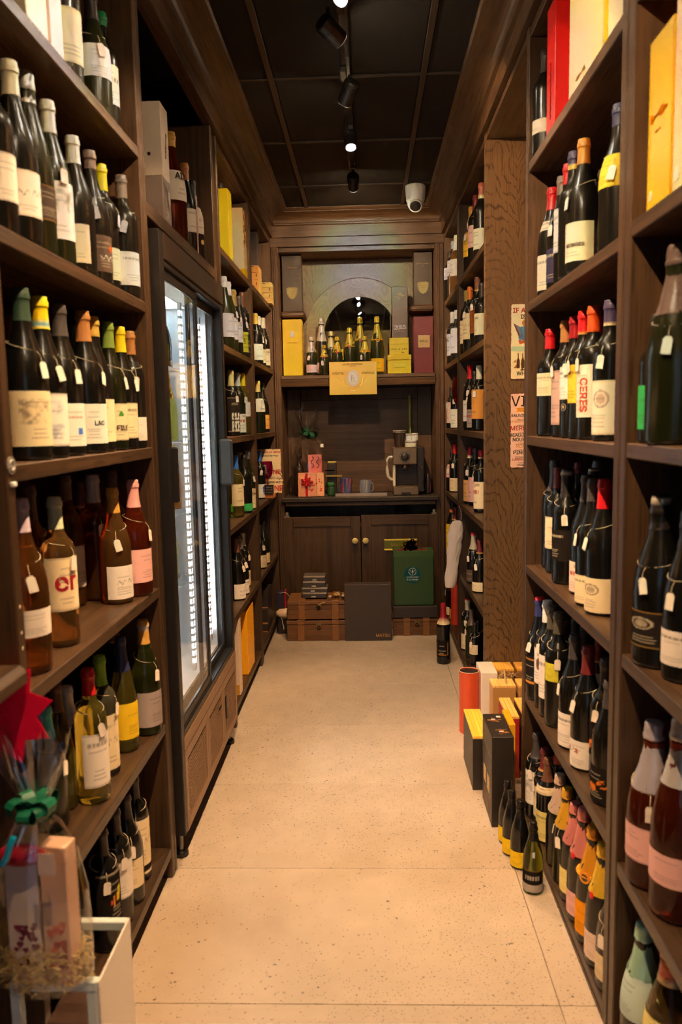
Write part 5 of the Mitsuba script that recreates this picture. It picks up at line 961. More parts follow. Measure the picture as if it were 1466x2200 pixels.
# ---------------------------------------------------------------- right-hand top shelves
def redprint(m): script_line(m, face_left(.5705, 2.505, 2.45) @ np.array([[0, -1, 0, 0], [1, 0, 0, 0], [0, 0, 1, 0], [0, 0, 0, 1.0]]), .16, .014, s(110, 12, 12), 8)
carton('gift_carton', 'tall red gift carton on top shelf of the large right unit', 'gift box', (.571, .66, 2.455, 2.56, 2.32, 2.70), s(206, 20, 20), redprint)
def dp(m):
    script_line(m, face_left(.5705, 2.14, 2.60), .16, .024, s(120, 84, 50), 11); script_line(m, face_left(.5705, 2.17, 2.36), .09, .012, s(120, 84, 50), 12)
carton('gift_carton', 'large cream gift box with handwritten script on large right unit top shelf', 'gift box', (.571, .70, 1.985, 2.29, 2.32, 2.70), s(244, 206, 140), dp)
carton('gift_carton', 'cream carton with orange stripe beside oak post, large right unit top shelf', 'gift box', (.571, .68, 1.83, 1.972, 2.32, 2.69), s(246, 216, 176), lambda m: m.add(bx(.5702, .571, 1.935, 1.965, 2.325, 2.50), s(246, 180, 40)))
def orangeprint(m):
    script_line(m, face_left(.5705, 1.595, 2.05), .085, .018, s(190, 96, 10), 15); script_line(m, face_left(.5705, 1.60, 2.02), .03, .006, s(190, 96, 10), 16)
    m.add(poly_mesh(circle(.010), .0008), s(250, 210, 170), face_left(.5708, 1.632, 1.905))
carton('gift_carton', 'tall orange gift carton with slanting script at the right edge', 'gift box', (.571, .67, 1.535, 1.655, 1.873, 2.20), org, orangeprint)
carton('gift_carton', 'tall pale peach carton beside the orange carton, cut by right edge', 'gift box', (.571, .67, 1.40, 1.522, 1.873, 2.22), s(250, 190, 140), lambda m: (m.add(poly_mesh(circle(.014), .0008), s(252, 216, 190), face_left(.5708, 1.50, 1.91)), m.add(bx(.5702, .571, 1.42, 1.475, 2.03, 2.08), s(236, 176, 50))))
# deepest right unit, top shelf
carton('gift_carton', 'dark grey box next to back cabinet post on deepest right unit', 'gift box', (.563, .62, 5.575 - .09, 5.583, 2.284, 2.66), s(58, 50, 48)) if False else None
t = thing('picture_carton', 'small grey box with streaked picture, edge of deepest right top shelf', 'gift box')
part(t, 'body', bx(.560, .615, 5.30, 5.352, 2.284, 2.42, .002), 'satin', col=s(120, 94, 78))
m = M()
for i in range(16): m.add(bx(.5593, .5602, 5.302 + rng.random() * .035, 5.305 + rng.random() * .045, 2.29 + rng.random() * .09, 2.30 + rng.random() * .11), s(*[(150, 124, 108), (90, 70, 58), (176, 150, 134)][i % 3]))
part(t, 'print', m, 'paper')
# hanging cloth bag
t = thing('cloth_bottle_bag', 'white crumpled cloth bottle bag hanging on the oak post, right side', 'cloth bag')
v, f = lathe([(0, 0), (.030, .002), (.034, .02), (.038, .12), (.040, .20), (.043, .28), (.046, .33), (.040, .38), (.030, .41), (.018, .418), (0, .42)], 40)
vv = []
for a, b in zip(range(0), range(0)): pass
mm = trimesh.Trimesh(v, f).subdivide().subdivide(); v, f = vf(mm); n1 = meshkit.fbm(v * np.array([34, 34, 22]), 4) - .5; n2 = meshkit.noise(v * np.array([110, 110, 40]), 3) - .5
v[:, :2] *= (1 + .55 * n1 + .16 * n2)[:, None]; v[:, 0] += .045 * (v[:, 2] / .42) ** 1.2 - .012; v[:, 1] *= .55
part(t, 'cloth', M().add((v + np.array([.512, 4.745, .437]), f), s(226, 208, 196)), 'paper', True)
part(t, 'cord', tube([(.566, 4.738, .862), (.566, 4.725, .90), (.560, 4.725, .93), (.552, 4.74, .945)], .0018, 5), 'paper', True, col=s(210, 190, 170))
part(t, 'hook', cyl((.5535, 4.742, .944), (.545, 4.742, .946), .004, 8), 'metal', col=s(160, 140, 110))
# red goblet and tube on the deepest right unit
t = thing('ruby_goblet', 'dark red glass goblet behind orange-capped bottle, deepest right unit', 'goblet')
v, f = lathe([(r_ * 1.15, z * 1.55) for r_, z in gp], 28); part(t, 'glass', (v + np.array([.605, 5.17, 1.4055]), f), 'ruby_glass', True)
t = thing('bottle_tube', 'narrow red bottle tube on the bottom shelf, deepest right unit', 'tube')
part(t, 'body', M().add(lathe([(0, 0), (.036, 0), (.036, .36), (0, .36)], 28), s(196, 56, 36), rz(0, .598, 5.30, .061)), 'satin')
part(t, 'rim', M().add(tube([(.598 + .036 * math.cos(a), 5.30 + .036 * math.sin(a), .421) for a in np.linspace(0, 6.2832, 28, False)], .0018, 6, True), s(224, 200, 180)), 'satin', True)
carton('flat_gift_box', 'pale wooden board box behind the narrow red tube, deepest right unit', 'gift box', (.64, .72, 5.24, 5.42, .061, .46), s(196, 140, 84))
# ---------------------------------------------------------------- left foreground
t = thing('side_counter', 'dark oak ledge at the left edge, in front of the shelf unit', 'counter')
part(t, 'top', bx(-1.25, -.615, .50, 1.345, 1.010, 1.052, .012), 'oak_along')
part(t, 'side', bx(-1.25, -.735, .55, 1.33, 0, 1.009, .003), 'oak_upright')
t = thing('hook_sticker', 'round white self-adhesive hook on the nearest left oak post', 'hook')
part(t, 'disc', M().add(poly_mesh(circle(.016), .003), s(120, 112, 104), face_right(XL + .0004, 1.411, 1.405)), 'satin'); part(t, 'ring', M().add(tube([(XL + .004, 1.411 + .009 * math.cos(a), 1.405 + .009 * math.sin(a)) for a in np.linspace(0, 6.2832, 16, False)], .002, 6, True), s(220, 214, 206)), 'satin', True); part(t, 'clip', bx(XL + .0005, XL + .008, 1.402, 1.420, 1.365, 1.375, .002), 'satin', col=s(230, 222, 212))
t = thing('price_star', 'fluorescent pink-red star shaped paper below the left ledge', 'paper star')
star = Polygon([((.105 if i % 2 == 0 else .072) * math.cos(i * math.pi / 9 + .2), (.105 if i % 2 == 0 else .072) * math.sin(i * math.pi / 9 + .2)) for i in range(18)])
part(t, 'paper', M().add(poly_mesh(star, .0012), s(255, 30, 70), face_cam(-.682, 1.352, .958) @ rz(0)), 'paper')
m = M()
for i in range(3): script_line(m, face_cam(-.690, 1.3506, .985 - .03 * i), .07, .010, s(190, 20, 50), 30 + i)
part(t, 'handwriting', m, 'paper')
st = thing('metal_stand', 'white open metal stand with solid side, on floor at the lower left', 'stand')
wc = s(206, 214, 208)
part(st, 'side_plate', bx(-.516, -.511, 1.315, 1.505, 0, .452, .001), 'satin', col=s(224, 210, 196))
part(st, 'top_rail', bx(-.680, -.5165, 1.313, 1.332, .433, .452, .0015), 'satin', col=wc)
part(st, 'top_rail', bx(-.680, -.5165, 1.488, 1.506, .433, .452, .0015), 'satin', col=wc) if False else part(st, 'top_rail', bx(-.650, -.5165, 1.374, 1.389, .433, .452, .0015), 'satin', col=wc) if False else part(st, 'top_rail', bx(-.652, -.5165, 1.488, 1.506, .433, .452, .0015), 'satin', col=wc)
part(st, 'leg', bx(-.536, -.5165, 1.313, 1.332, 0, .4325, .0015), 'satin', col=wc)
part(st, 'leg', bx(-.680, -.661, 1.313, 1.332, 0, .4325, .0015), 'satin', col=wc)
part(st, 'side_rail', bx(-.680, -.662, 1.3325, 1.3935, .433, .452, .0015), 'satin', col=wc)
part(st, 'shelf_plate', bx(-.650, -.5165, 1.3335, 1.487, .30, .304, .001), 'satin', col=s(60, 40, 30))
def gift_bag(key, cx, cy, z0, w, d, h, bow, seed):
    """clear wrapping gathered at the neck: a pleated shell."""
    n = 56; prof_ = [(.92, 0), (1, .02), (1.02, .2), (.98, .38), (.80, .55), (.45, .66), (.22, .70), (.30, .76), (.55, .86), (.72, .96), (.76, 1.0)]
    r = np.random.default_rng(seed); ph = r.random(9) * 6.28; v = []; a = np.arange(n) * 2 * math.pi / n
    for q, z in prof_:
        pl = sum(np.sin(k * a + ph[k % 9]) for k in (7, 11, 13)) / 3
        k = 1 + pl * (.03 if z < .6 else .22)
        zz_ = z * h * (1 + (.06 * np.sin(5 * a + ph[2]) if z > .9 else 0))
        v.append(np.stack([q * k * w / 2 * np.cos(a), q * k * d / 2 * np.sin(a), zz_ + 0 * a], 1))
    v = np.vstack(v); f = []
    for i in range(len(prof_) - 1):
        for k in range(n): k2 = (k + 1) % n; f += [(i * n + k, i * n + k2, (i + 1) * n + k2), (i * n + k, (i + 1) * n + k2, (i + 1) * n + k)]
    kk = numbered(key + '__clear_wrap'); scene[kk] = mikit.ply((v + np.array([cx, cy, z0]), np.array(f)), 'cellophane', smooth=False); labels[kk] = {'label': 'clear gathered plastic wrap'}
    m = M(); rr = random.Random(seed); nz = z0 + .70 * h
    for i in range(9):
        an = i * 2.39 + rr.random(); L = w * rr.uniform(.22, .36); el = rr.uniform(-.2, .9); dvec = np.array([math.cos(an) * math.cos(el), math.sin(an) * math.cos(el), math.sin(el)]); side = np.cross(dvec, [0, 0, 1.0]); side /= np.linalg.norm(side)
        base = np.array([cx, cy - d * .12, nz]); loop = []
        for tt in np.linspace(0, 2 * math.pi, 12): loop.append(base + dvec * L * (1 - math.cos(tt)) / 2 + np.cross(side, dvec) * L * .32 * math.sin(tt))
        loop = np.array(loop); ww = w * .07; v2 = np.vstack([loop - side * ww, loop + side * ww]); q = len(loop); f2 = []
        for j in range(q - 1): f2 += [(j, j + 1, q + j + 1), (j, q + j + 1, q + j)]
        m.add((v2, np.array(f2)), np.array(bow) * rr.uniform(.75, 1.15))
    m.add(tube([(cx + w * .12 * math.cos(a_), cy + d * .12 * math.sin(a_), nz) for a_ in np.linspace(0, 6.28, 14, False)], w * .035, 6, True), bow)
    part(key, 'bow', m, 'satin', label='ribbon bow round the neck')
    return nz
gk = thing('gift_bag', 'clear-wrapped gift bag with green bow and dried straw, on the white stand', 'gift bag')
gx, gy_, gz = -.610, 1.322, .4535
nz = gift_bag(gk, gx, gy_, gz, .17, .12, .47, s(14, 92, 66), 4)
m = M(); rr_ = random.Random(8)
for i in range(900):
    a = rr_.random() * 6.28; q = math.sqrt(rr_.random()); p = np.array([gx + q * .078 * math.cos(a), gy_ + q * .054 * math.sin(a), gz + .003 + rr_.random() * .085 * (1.1 - .4 * q)]); b = rr_.random() * 6.28; e = p + np.array([math.cos(b) * .02, math.sin(b) * .014, rr_.uniform(-.006, .008)]); e[2] = max(e[2], gz + .003)
    m.add(tube([p, (p + e) / 2 + np.array([0, 0, .004]), e], .0014, 3), np.array(s(206, 180, 120)) * rr_.uniform(.6, 1.1))
ks = part(gk, 'straw', m, 'paper'); labels[ks] = {'label': 'dried straw filling', 'kind': 'stuff'}
def hearts(m, tr, w, h, seed, cols):
    r = random.Random(seed)
    for i in range(24):
        sz = r.uniform(.003, .0075); x, y = r.uniform(-w / 2 + .008, w / 2 - .008), h * .06 + h * .42 * r.random() ** 1.4
        hp = circle(sz * .6, -sz * .5, sz * .4, 12).union(circle(sz * .6, sz * .5, sz * .4, 12)).union(Polygon([(-sz * 1.05, sz * .25), (sz * 1.05, sz * .25), (0, -sz * 1.1)]))
        pv, pf = poly_mesh(hp if hp.geom_type == 'Polygon' else hp.convex_hull, .0006); m.add((pv + np.array([x, y, .0]), pf), s(*cols[i % len(cols)]), tr)
b1 = M().add(bx(-.030, .030, -.022, .022, 0, .235, .002), s(214, 196, 184), rz(.0, gx - .028, gy_, gz + .004)); k = part(gk, 'white_box', b1, 'satin', label='white box with dark red hearts')
m = M(); hearts(m, face_cam(gx - .028, gy_ - .0222, gz + .03), .06, .20, 2, [(120, 30, 60), (100, 24, 50)]); m.build(numbered(k + '__print'), 'paper')
b2 = M().add(bx(-.026, .026, -.020, .020, 0, .27, .002), s(232, 184, 154), rz(-.12, gx + .036, gy_ - .006, gz + .004)); k = part(gk, 'pink_box', b2, 'satin', label='pale pink box with red print')
m = M(); hearts(m, face_cam(gx + .036, gy_ - .0275, gz + .03), .05, .20, 3, [(200, 70, 50), (160, 40, 50), (222, 110, 80)]); m.build(numbered(k + '__print'), 'paper')
part(gk, 'red_bow', M().add((trimesh.creation.icosphere(2).vertices * np.array([.045, .018, .020]) * 1.0 + np.array([gx - .02, gy_ - .030, gz + .262]), trimesh.creation.icosphere(2).faces), s(140, 20, 40)), 'satin', label='small dark red bow')
part(gk, 'gift_bottle', M().add(lathe([(r_ * .034, z * .27) for z, r_ in [(0, .1)] + PROF['bdx'][1:]] , 20), s(40, 44, 30), rz(0, gx + .020, gy_ + .032, gz + .004)), 'satin', True, label='dark bottle inside the wrap')
part(gk, 'gift_bottle_label', M().add(bent(poly_mesh(sbox(-.03, .06, .03, .14), .0008), .0345, -math.pi / 2 + .5, 0), s(220, 200, 170), rz(0, gx + .020, gy_ + .032, gz + .004)), 'paper')
part(gk, 'curl_ribbon', tube([(gx - .01, gy_ - .07, nz - .01), (gx - .018, gy_ - .072, nz - .03), (gx - .026, gy_ - .070, nz - .05), (gx - .034, gy_ - .070, nz - .062)], .006, 6), 'satin', True, col=s(0, 150, 190), label='bright blue ribbon end')
part(gk, 'paper_tag', bx(gx + .025, gx + .055, gy_ - .064, gy_ - .063, nz - .085, nz - .045, .0), 'paper', col=s(226, 196, 180))
# ---------------------------------------------------------------- back cabinet: upper shelf
gold = s(196, 150, 84)
def shield(m, x, y, z, w, h):
    P = [(-.5, .42), (-.36, .40), (-.22, .5), (-.10, .40), (0, .5), (.10, .40), (.22, .5), (.36, .40), (.5, .42), (.49, .05), (.40, -.22), (.22, -.42), (0, -.5), (-.22, -.42), (-.40, -.22), (-.49, .05)]
    m.add(poly_mesh(Polygon([(a * w, b * h) for a, b in P]), .0008), s(176, 136, 84), face_cam(x, y, z)); m.add(poly_mesh(Polygon([(a * w * .86, b * h * .86) for a, b in P]).difference(Polygon([(a * w * .82, b * h * .82) for a, b in P])), .0010), s(96, 68, 40), face_cam(x, y - .0002, z))
    for i in range(4): m.add(bx(x - w * .24 + .004 * i, x + w * .24 - .004 * i, y - .0013, y - .0009, z + h * .16 - i * h * .14 - .001, z + h * .16 - i * h * .14 + .001), s(110, 80, 48))
def dark_case(label, x0, x1, z0, z1, y0=5.735):
    def deco(m):
        cx = (x0 + x1) / 2; h = z1 - z0; shield(m, cx, y0 - .0008, z0 + .125 * h / .38, .078, .088)
        m.add(text('Dom Perignon', .0095, .0006), gold, face_cam(cx - .002, y0 - .0006, z0 + h * .77)); m.add(poly_mesh(circle(.003), .0006), gold, face_cam(cx, y0 - .0006, z0 + h * .735))
    carton('champagne_case', label, 'champagne case', (x0, x1, y0, y0 + .12, z0, z1), s(44, 36, 32), deco)
dark_case('dark brown champagne case with tan shield on the left corner ledge', -.592, -.452, 2.2625, 2.655)
dark_case('dark brown champagne case with tan shield on the right corner ledge', .352, .482, 2.2855, 2.655)
def yprint(m):
    x = -.528; m.add(poly_mesh(affinity.scale(circle(.02), .85, 1.2), .0008), s(236, 206, 180), face_cam(x, 5.7192, 2.10)); m.add(poly_mesh(affinity.scale(circle(.015).difference(circle(.0135)), .85, 1.2), .0009), s(214, 180, 130), face_cam(x, 5.719, 2.10))
    m.add(bx(x - .035, x + .035, 5.7188, 5.7196, 2.038, 2.0405), s(190, 120, 16))
carton('champagne_case', 'tall yellow champagne case with pale oval, left end of the cabinet shelf', 'champagne case', (-.598, -.458, 5.72, 5.84, 1.80, 2.205), s(242, 176, 18), yprint)
def kprint(m):
    m.add(bx(.378, .462, 5.7187, 5.7197, 1.985, 2.072), s(214, 150, 100)); m.add(text('KRUG', .016, .0006, True), s(110, 64, 40), face_cam(.42, 5.7187, 2.022)); m.add(bx(.392, .448, 5.7183, 5.7188, 2.008, 2.0095), s(150, 96, 60))
carton('champagne_case', 'dark purple champagne case with tan square label, right end of cabinet shelf', 'champagne case', (.348, .486, 5.72, 5.84, 1.80, 2.205), s(84, 34, 42), kprint)
def mprint(m):
    m.add(text('MOET & CHANDON', .0072, .0006, True), s(222, 170, 90), face_cam(.252, 5.7392, 2.350)); m.add(poly_mesh(circle(.006).union(sbox(-.012, -.004, .012, -.001)), .0006), s(222, 170, 90), face_cam(.252, 5.7392, 2.367)); m.add(poly_mesh(circle(.003), .0006), s(222, 170, 90), face_cam(.252, 5.7392, 2.338))
    for tx, dx in (('2', -.033), ('0', -.011), ('1', .010), ('5', .030)): m.add(text(tx, .030, .0006, True), s(232, 222, 214), face_cam(.252 + dx, 5.7392, 2.118 + .003 * (dx > 0)))
    m.add(bx(.215, .292, 5.7386, 5.7396, 2.104, 2.1055), s(200, 190, 180))
    for i in range(24): m.add(poly_mesh(circle(.0014, n=8), .0006), s(160, 150, 140), face_cam(.1985, 5.7392, 2.07 + .007 * i))
carton('champagne_case', 'slim dark grey champagne case marked 2015, on the stacked yellow cartons', 'champagne case', (.194, .306, 5.74, 5.83, 2.0585, 2.418), s(60, 52, 54), mprint)
def y1(m):
    m.add(bx(.175, .306, 5.7087, 5.7097, 2.012, 2.0135), s(170, 110, 16)); m.add(bx(.19, .29, 5.7087, 5.7097, 2.040, 2.0415), s(200, 140, 30))
    for i in range(9): m.add(bx(.186 + i * .0128, .193 + i * .0128, 5.7087, 5.7097, 1.972, 1.981), s(120, 80, 20)) if i not in (3, 5) else None
    m.add(poly_mesh(circle(.004), .0006), s(120, 60, 20), face_cam(.262, 5.7092, 1.953)); m.add(poly_mesh(circle(.004), .0006), s(120, 60, 20), face_cam(.273, 5.7092, 1.953))
carton('yellow_carton', 'yellow carton with small print, topmost of the yellow stack', 'carton', (.172, .310, 5.71, 5.82, 1.9375, 2.0575), s(250, 190, 30), y1)
carton('yellow_carton', 'yellow carton wider than top one, lower of the yellow stack', 'carton', (.158, .326, 5.70, 5.84, 1.80, 1.937), s(248, 186, 26), lambda m: (m.add(bx(.205, .275, 5.6987, 5.6997, 1.862, 1.869), s(255, 220, 120)), m.add(bx(.203, .277, 5.6987, 5.6997, 1.845, 1.848), s(176, 116, 16)), m.add(bx(.158, .326, 5.699, 5.70, 1.900, 1.9015), s(200, 140, 20))), lid=.036)
# the gold sign clipped to the shelf edge
cs = thing('champagne_sign', 'gold rectangular sign reading CRISTAL VINTAGE, hung on the cabinet shelf edge', 'sign')
cxx, cyy = -.092, 5.575
part(cs, 'board', bx(-.260, .076, cyy, cyy + .012, 1.655, 1.886, .002), 'satin', col=s(232, 164, 66))
m = M(); bn = s(120, 84, 44)
m.add(text('LOUIS ROEDERER', .0125, .0006, True), bn, face_cam(-.095, cyy - .0006, 1.862)); m.add(text('CHAMPAGNE', .0058, .0006, True), bn, face_cam(-.093, cyy - .0006, 1.851))
m.add(text('CRISTAL', .0145, .0006, True), bn, face_cam(-.196, cyy - .0006, 1.798)); m.add(text('VINTAGE', .0145, .0006, True), bn, face_cam(.013, cyy - .0006, 1.798))
el = lambda r: affinity.scale(circle(r, n=48), .80, 1.06)
m.add(poly_mesh(el(.054), .001), s(206, 178, 150), face_cam(cxx, cyy - .0006, 1.770)); m.add(poly_mesh(el(.050).difference(el(.048)), .0013), s(236, 222, 206), face_cam(cxx, cyy - .0006, 1.770)); m.add(poly_mesh(el(.040), .0012), s(224, 202, 178), face_cam(cxx, cyy - .0007, 1.770))
m.add(tube([(cxx - .012, cyy - .002, 1.795), (cxx - .012, cyy - .002, 1.745)], .0016, 5), s(176, 146, 116)); m.add(tube([(cxx - .012 + .018 * math.sin(a), cyy - .002, 1.783 + .012 * math.cos(a)) for a in np.linspace(0, 3.1, 9)], .0014, 5), s(176, 146, 116)); m.add(tube([(cxx + .002, cyy - .002, 1.771), (cxx + .018, cyy - .002, 1.745)], .0014, 5), s(176, 146, 116))
for sg in (-1, 1):
    m.add(tube([(cxx + sg * .07, cyy - .001, 1.778), (cxx + sg * .066, cyy - .001, 1.74), (cxx + sg * .045, cyy - .001, 1.710), (cxx, cyy - .001, 1.697)], .0011, 5), s(250, 214, 140))
    for k in range(6): m.add(tube([(cxx + sg * (.04 + .012 * k), cyy - .001, 1.705 + .012 * k), (cxx + sg * (.050 + .012 * k), cyy - .001, 1.702 + .014 * k), (cxx + sg * (.052 + .012 * k), cyy - .001, 1.712 + .014 * k)], .0009, 4), s(246, 206, 130))
m.add(text('REIMS', .007, .0006, True), s(250, 220, 150), face_cam(cxx, cyy - .0006, 1.681)); part(cs, 'lettering', m, 'paper')
part(cs, 'clip', bx(-.12, -.06, cyy + .0125, YB - .0125, 1.79, 1.7985, .002), 'metal', col=s(150, 140, 130))
# ---------------------------------------------------------------- back cabinet: counter
CZ = .9255
gb2 = thing('gift_bag', 'clear-wrapped gift bag with dark green bow on the counter, left', 'gift bag')
nz = gift_bag(gb2, -.435, 5.72, CZ, .245, .17, .645, s(14, 56, 34), 9)
k = part(gb2, 'heart_box', bx(-.508, -.318, 5.650, 5.71, CZ + .003, CZ + .175, .002), 'satin', col=s(236, 166, 128), label='pale orange box with red hearts')
m = M(); hearts(m, face_cam(-.375, 5.6496, CZ + .03), .11, .22, 5, [(190, 50, 34), (206, 80, 50)]); m.build(numbered(k + '__print'), 'paper')
k = part(gb2, 'pink_box', bx(-.435, -.335, 5.715, 5.77, CZ + .003, CZ + .305, .002), 'satin', col=s(228, 124, 120), label='tall pink box with dark curls')
m = M()
for dx in (-.012, .028): m.add(tube([(-.392 + dx + .010 * math.sin(a * 2.2), 5.7146, CZ + .29 - .018 * a) for a in np.linspace(0, 4.6, 22)], .0022, 5), s(40, 40, 50))
m.build(numbered(k + '__print'), 'paper')
m = M(); ico = trimesh.creation.icosphere(2)
for i in range(7): a = i * .9; m.add((ico.vertices * np.array([.022, .010, .014]) @ rz(a)[:3, :3].T[:, [0, 2, 1]] + np.array([-.442 + .022 * math.cos(a), 5.640, CZ + .112 + .020 * math.sin(a)]), ico.faces), np.array(s(170, 20, 24)) * (.7 + .08 * i))
m.add(bx(-.452, -.436, 5.6475, 5.6498, CZ + .004, CZ + .174), s(176, 24, 26)); part(gb2, 'red_bow', m, 'satin', label='dark red ribbon and bow')
part(gb2, 'gift_bottle', M().add(lathe([(r_ * .037, z * .30) for z, r_ in [(0, .1)] + PROF['bdx'][1:]], 20), s(30, 20, 18), rz(0, -.505, 5.745, CZ + .003)), 'satin', True, label='dark bottle inside the wrap')
t = thing('paper_tag', 'small white tag hanging from the green-bowed gift bag', 'tag') if False else part(gb2, 'paper_tag', bx(-.338, -.315, 5.638, 5.640, CZ + .36, CZ + .385), 'paper', col=s(226, 216, 200))
t = thing('coffee_capsule_stand', 'black capsule stand with brass tray behind the dark green jar', 'stand')
part(t, 'column', bx(-.300, -.232, 5.80, 5.87, CZ, CZ + .235, .004), 'satin', col=s(28, 22, 20)); part(t, 'cap', bx(-.296, -.236, 5.804, 5.866, CZ + .2355, CZ + .247, .003), 'satin', col=s(186, 150, 80)); part(t, 'tray', bx(-.312, -.19, 5.765, 5.7995, CZ + .137, CZ + .147, .002), 'metal', col=s(206, 172, 90)); part(t, 'rail', cyl((-.312, 5.782, CZ + .183), (-.245, 5.782, CZ + .183), .004, 8), 'metal', col=s(206, 172, 90))
t = thing('green_jar', 'small dark green lidded jar beside the clear-wrapped gift bag', 'jar'); part(t, 'body', M().add(lathe([(0, 0), (.024, 0), (.027, .01), (.027, .06), (.024, .068), (0, .068)], 24), s(34, 66, 38), rz(0, -.272, 5.735, CZ)), 'satin', True); part(t, 'lid', M().add(lathe([(0, .0685), (.027, .0685), (.027, .092), (.024, .098), (0, .099)], 24), s(44, 92, 48), rz(0, -.272, 5.735, CZ)), 'satin', True)
def mug(label, x, y, r, h, side, cols, seed, flare=1.0):
    t = thing('mug', label, 'mug'); v, f = lathe([(0, 0), (r * .86, 0), (r * .92, .004), (r * .95, h * .3), (r * flare, h), (r * flare - .003, h), (r * .9, h * .3), (r * .85, .006), (0, .006)], 36)
    n = meshkit.fbm(v * 95 + seed, 3); c = np.where(n[:, None] > .56, cols[1], cols[0]); c = np.where(n[:, None] > .63, cols[2], c)
    part(t, 'body', M().add((v + np.array([x, y, CZ]), f), c), 'satin', True)
    part(t, 'handle', tube([(x + side * (r * .93 + .020 * math.sin(q)), y, CZ + h * .5 + h * .33 * math.cos(q)) for q in np.linspace(.05, 3.09, 12)], .0045, 8), 'satin', True, col=cols[0])
mug('dark blue painted mug with red marks on the counter, left of the two', -.160, 5.79, .043, .122, -1, [s(34, 52, 88), s(60, 84, 120), s(170, 60, 44)], 3, 1.08)
mug('grey-blue speckled mug with right handle on the counter', -.018, 5.80, .044, .108, 1, [s(96, 104, 120), s(70, 80, 104), s(150, 140, 130)], 8, 1.0)
t = thing('serving_tray', 'brushed steel tray edge lying on the counter front', 'tray'); m = M().add(bx(-.236, .140, 5.66, 5.88, CZ, CZ + .004, .001), s(120, 108, 96)).add(bx(-.236, .140, 5.654, 5.66, CZ, CZ + .022, .001), s(200, 176, 150)); part(t, 'plate', m, 'metal')
t = thing('coffee_machine', 'steel and black espresso machine on the right of the counter', 'coffee machine'); st_, bk_ = s(150, 128, 104), s(26, 23, 22)
part(t, 'base', bx(.186, .372, 5.66, 5.88, CZ, CZ + .062, .006), 'metal', col=st_); part(t, 'drip_slot', bx(.245, .312, 5.6585, 5.67, CZ + .006, CZ + .022), 'satin', col=bk_)
part(t, 'back_column', bx(.190, .380, 5.80, 5.90, CZ + .0625, CZ + .222, .004), 'satin', col=bk_); part(t, 'head', bx(.184, .362, 5.685, 5.90, CZ + .2225, CZ + .346, .006), 'metal', col=st_); part(t, 'side_case', bx(.3635, .415, 5.69, 5.90, CZ + .02, CZ + .350, .006), 'satin', col=bk_)
v, f = lathe([(0, 0), (.036, 0), (.036, .008), (.030, .011), (.028, .022), (.020, .028), (0, .030)], 32); dm = M().add((np.stack([v[:, 0], -v[:, 2], v[:, 1]], 1) + np.array([.272, 5.6845, CZ + .282]), f), s(30, 28, 28)); dm.add(tube([(.272 + .031 * math.cos(a), 5.674, CZ + .282 + .031 * math.sin(a)) for a in np.linspace(0, 6.28, 28, False)], .003, 6, True), s(170, 160, 150)); part(t, 'dial', dm, 'satin', True, label='round black dial')
part(t, 'spout', M().add(lathe([(0, 0), (.018, 0), (.024, .012), (.024, .032), (0, .032)], 20), s(160, 146, 130), rz(0, .276, 5.735, CZ + .19)), 'metal', True)
part(t, 'side_panel', bx(.1855, .205, 5.70, 5.7995, CZ + .0625, CZ + .222, .003), 'satin', col=s(206, 190, 170)); part(t, 'steam_arm', tube([(.386, 5.68, CZ + .21), (.40, 5.665, CZ + .19), (.405, 5.665, CZ + .12), (.398, 5.67, CZ + .08)], .005, 8), 'satin', True, col=bk_)
part(t, 'handle', tube([(.190, 5.72, CZ + .276), (.160, 5.72, CZ + .276), (.146, 5.72, CZ + .255), (.143, 5.72, CZ + .19), (.150, 5.72, CZ + .135), (.172, 5.72, CZ + .115), (.187, 5.72, CZ + .115)], .0125, 10), 'satin', True, col=s(196, 180, 162), label='thick pale side handle')
t = thing('paper_cup', 'stacked black paper cups with white rim on the coffee machine', 'paper cup'); v, f = lathe([(0, 0), (.032, 0), (.046, .118), (.0445, .118), (.031, .003), (0, .003)], 32); part(t, 'cup', M().add((v + np.array([.238, 5.79, CZ + .3462]), f), s(36, 27, 23)), 'satin', True)
m = M().add(tube([(.238 + .0465 * math.cos(a), 5.79 + .0465 * math.sin(a), CZ + .466) for a in np.linspace(0, 6.28, 32, False)], .003, 6, True), s(224, 204, 180)).add(tube([(.238 + .0462 * math.cos(a), 5.79 + .0462 * math.sin(a), CZ + .455) for a in np.linspace(0, 6.28, 32, False)], .002, 6, True), s(206, 180, 150)); part(t, 'rim', m, 'satin', True, label='white rolled rim')
def pot(label, x, y, z, r, h, col, band=None):
    t = thing('small_pot', label, 'pot'); part(t, 'body', M().add(lathe([(0, 0), (r * .95, 0), (r, .004), (r, h * .72), (r * .97, h * .74), (0, h * .74)], 28), col, rz(0, x, y, z)), 'satin', True); part(t, 'lid', M().add(lathe([(0, h * .745), (r * 1.03, h * .745), (r * 1.03, h * .97), (r, h), (0, h)], 28), s(232, 220, 204), rz(0, x, y, z)), 'satin', True)
    if band: part(t, 'band', M().add(bent(poly_mesh(sbox(-r * 1.3, h * .1, r * 1.3, h * .62), .0006), r + .0004, -math.pi / 2, 0), band, rz(0, x, y, z)), 'paper')
pot('flat white round pot on the coffee machine, under the two small ones', .322, 5.755, CZ + .3462, .043, .046, s(226, 208, 186))
pot('small white pot with blue and red wrapper on the coffee machine', .306, 5.765, CZ + .3928, .022, .052, s(226, 216, 204), s(40, 66, 150))
pot('small white pot with grey print, right of the blue one', .352, 5.765, CZ + .3928, .024, .056, s(228, 218, 206), s(190, 180, 170))
t = thing('green_straw', 'tall pale green straw standing behind the coffee machine', 'straw'); part(t, 'tube', cyl((.326, 5.925, CZ), (.324, 5.925, 1.655), .0105, 10), 'satin', True, col=s(122, 128, 66))
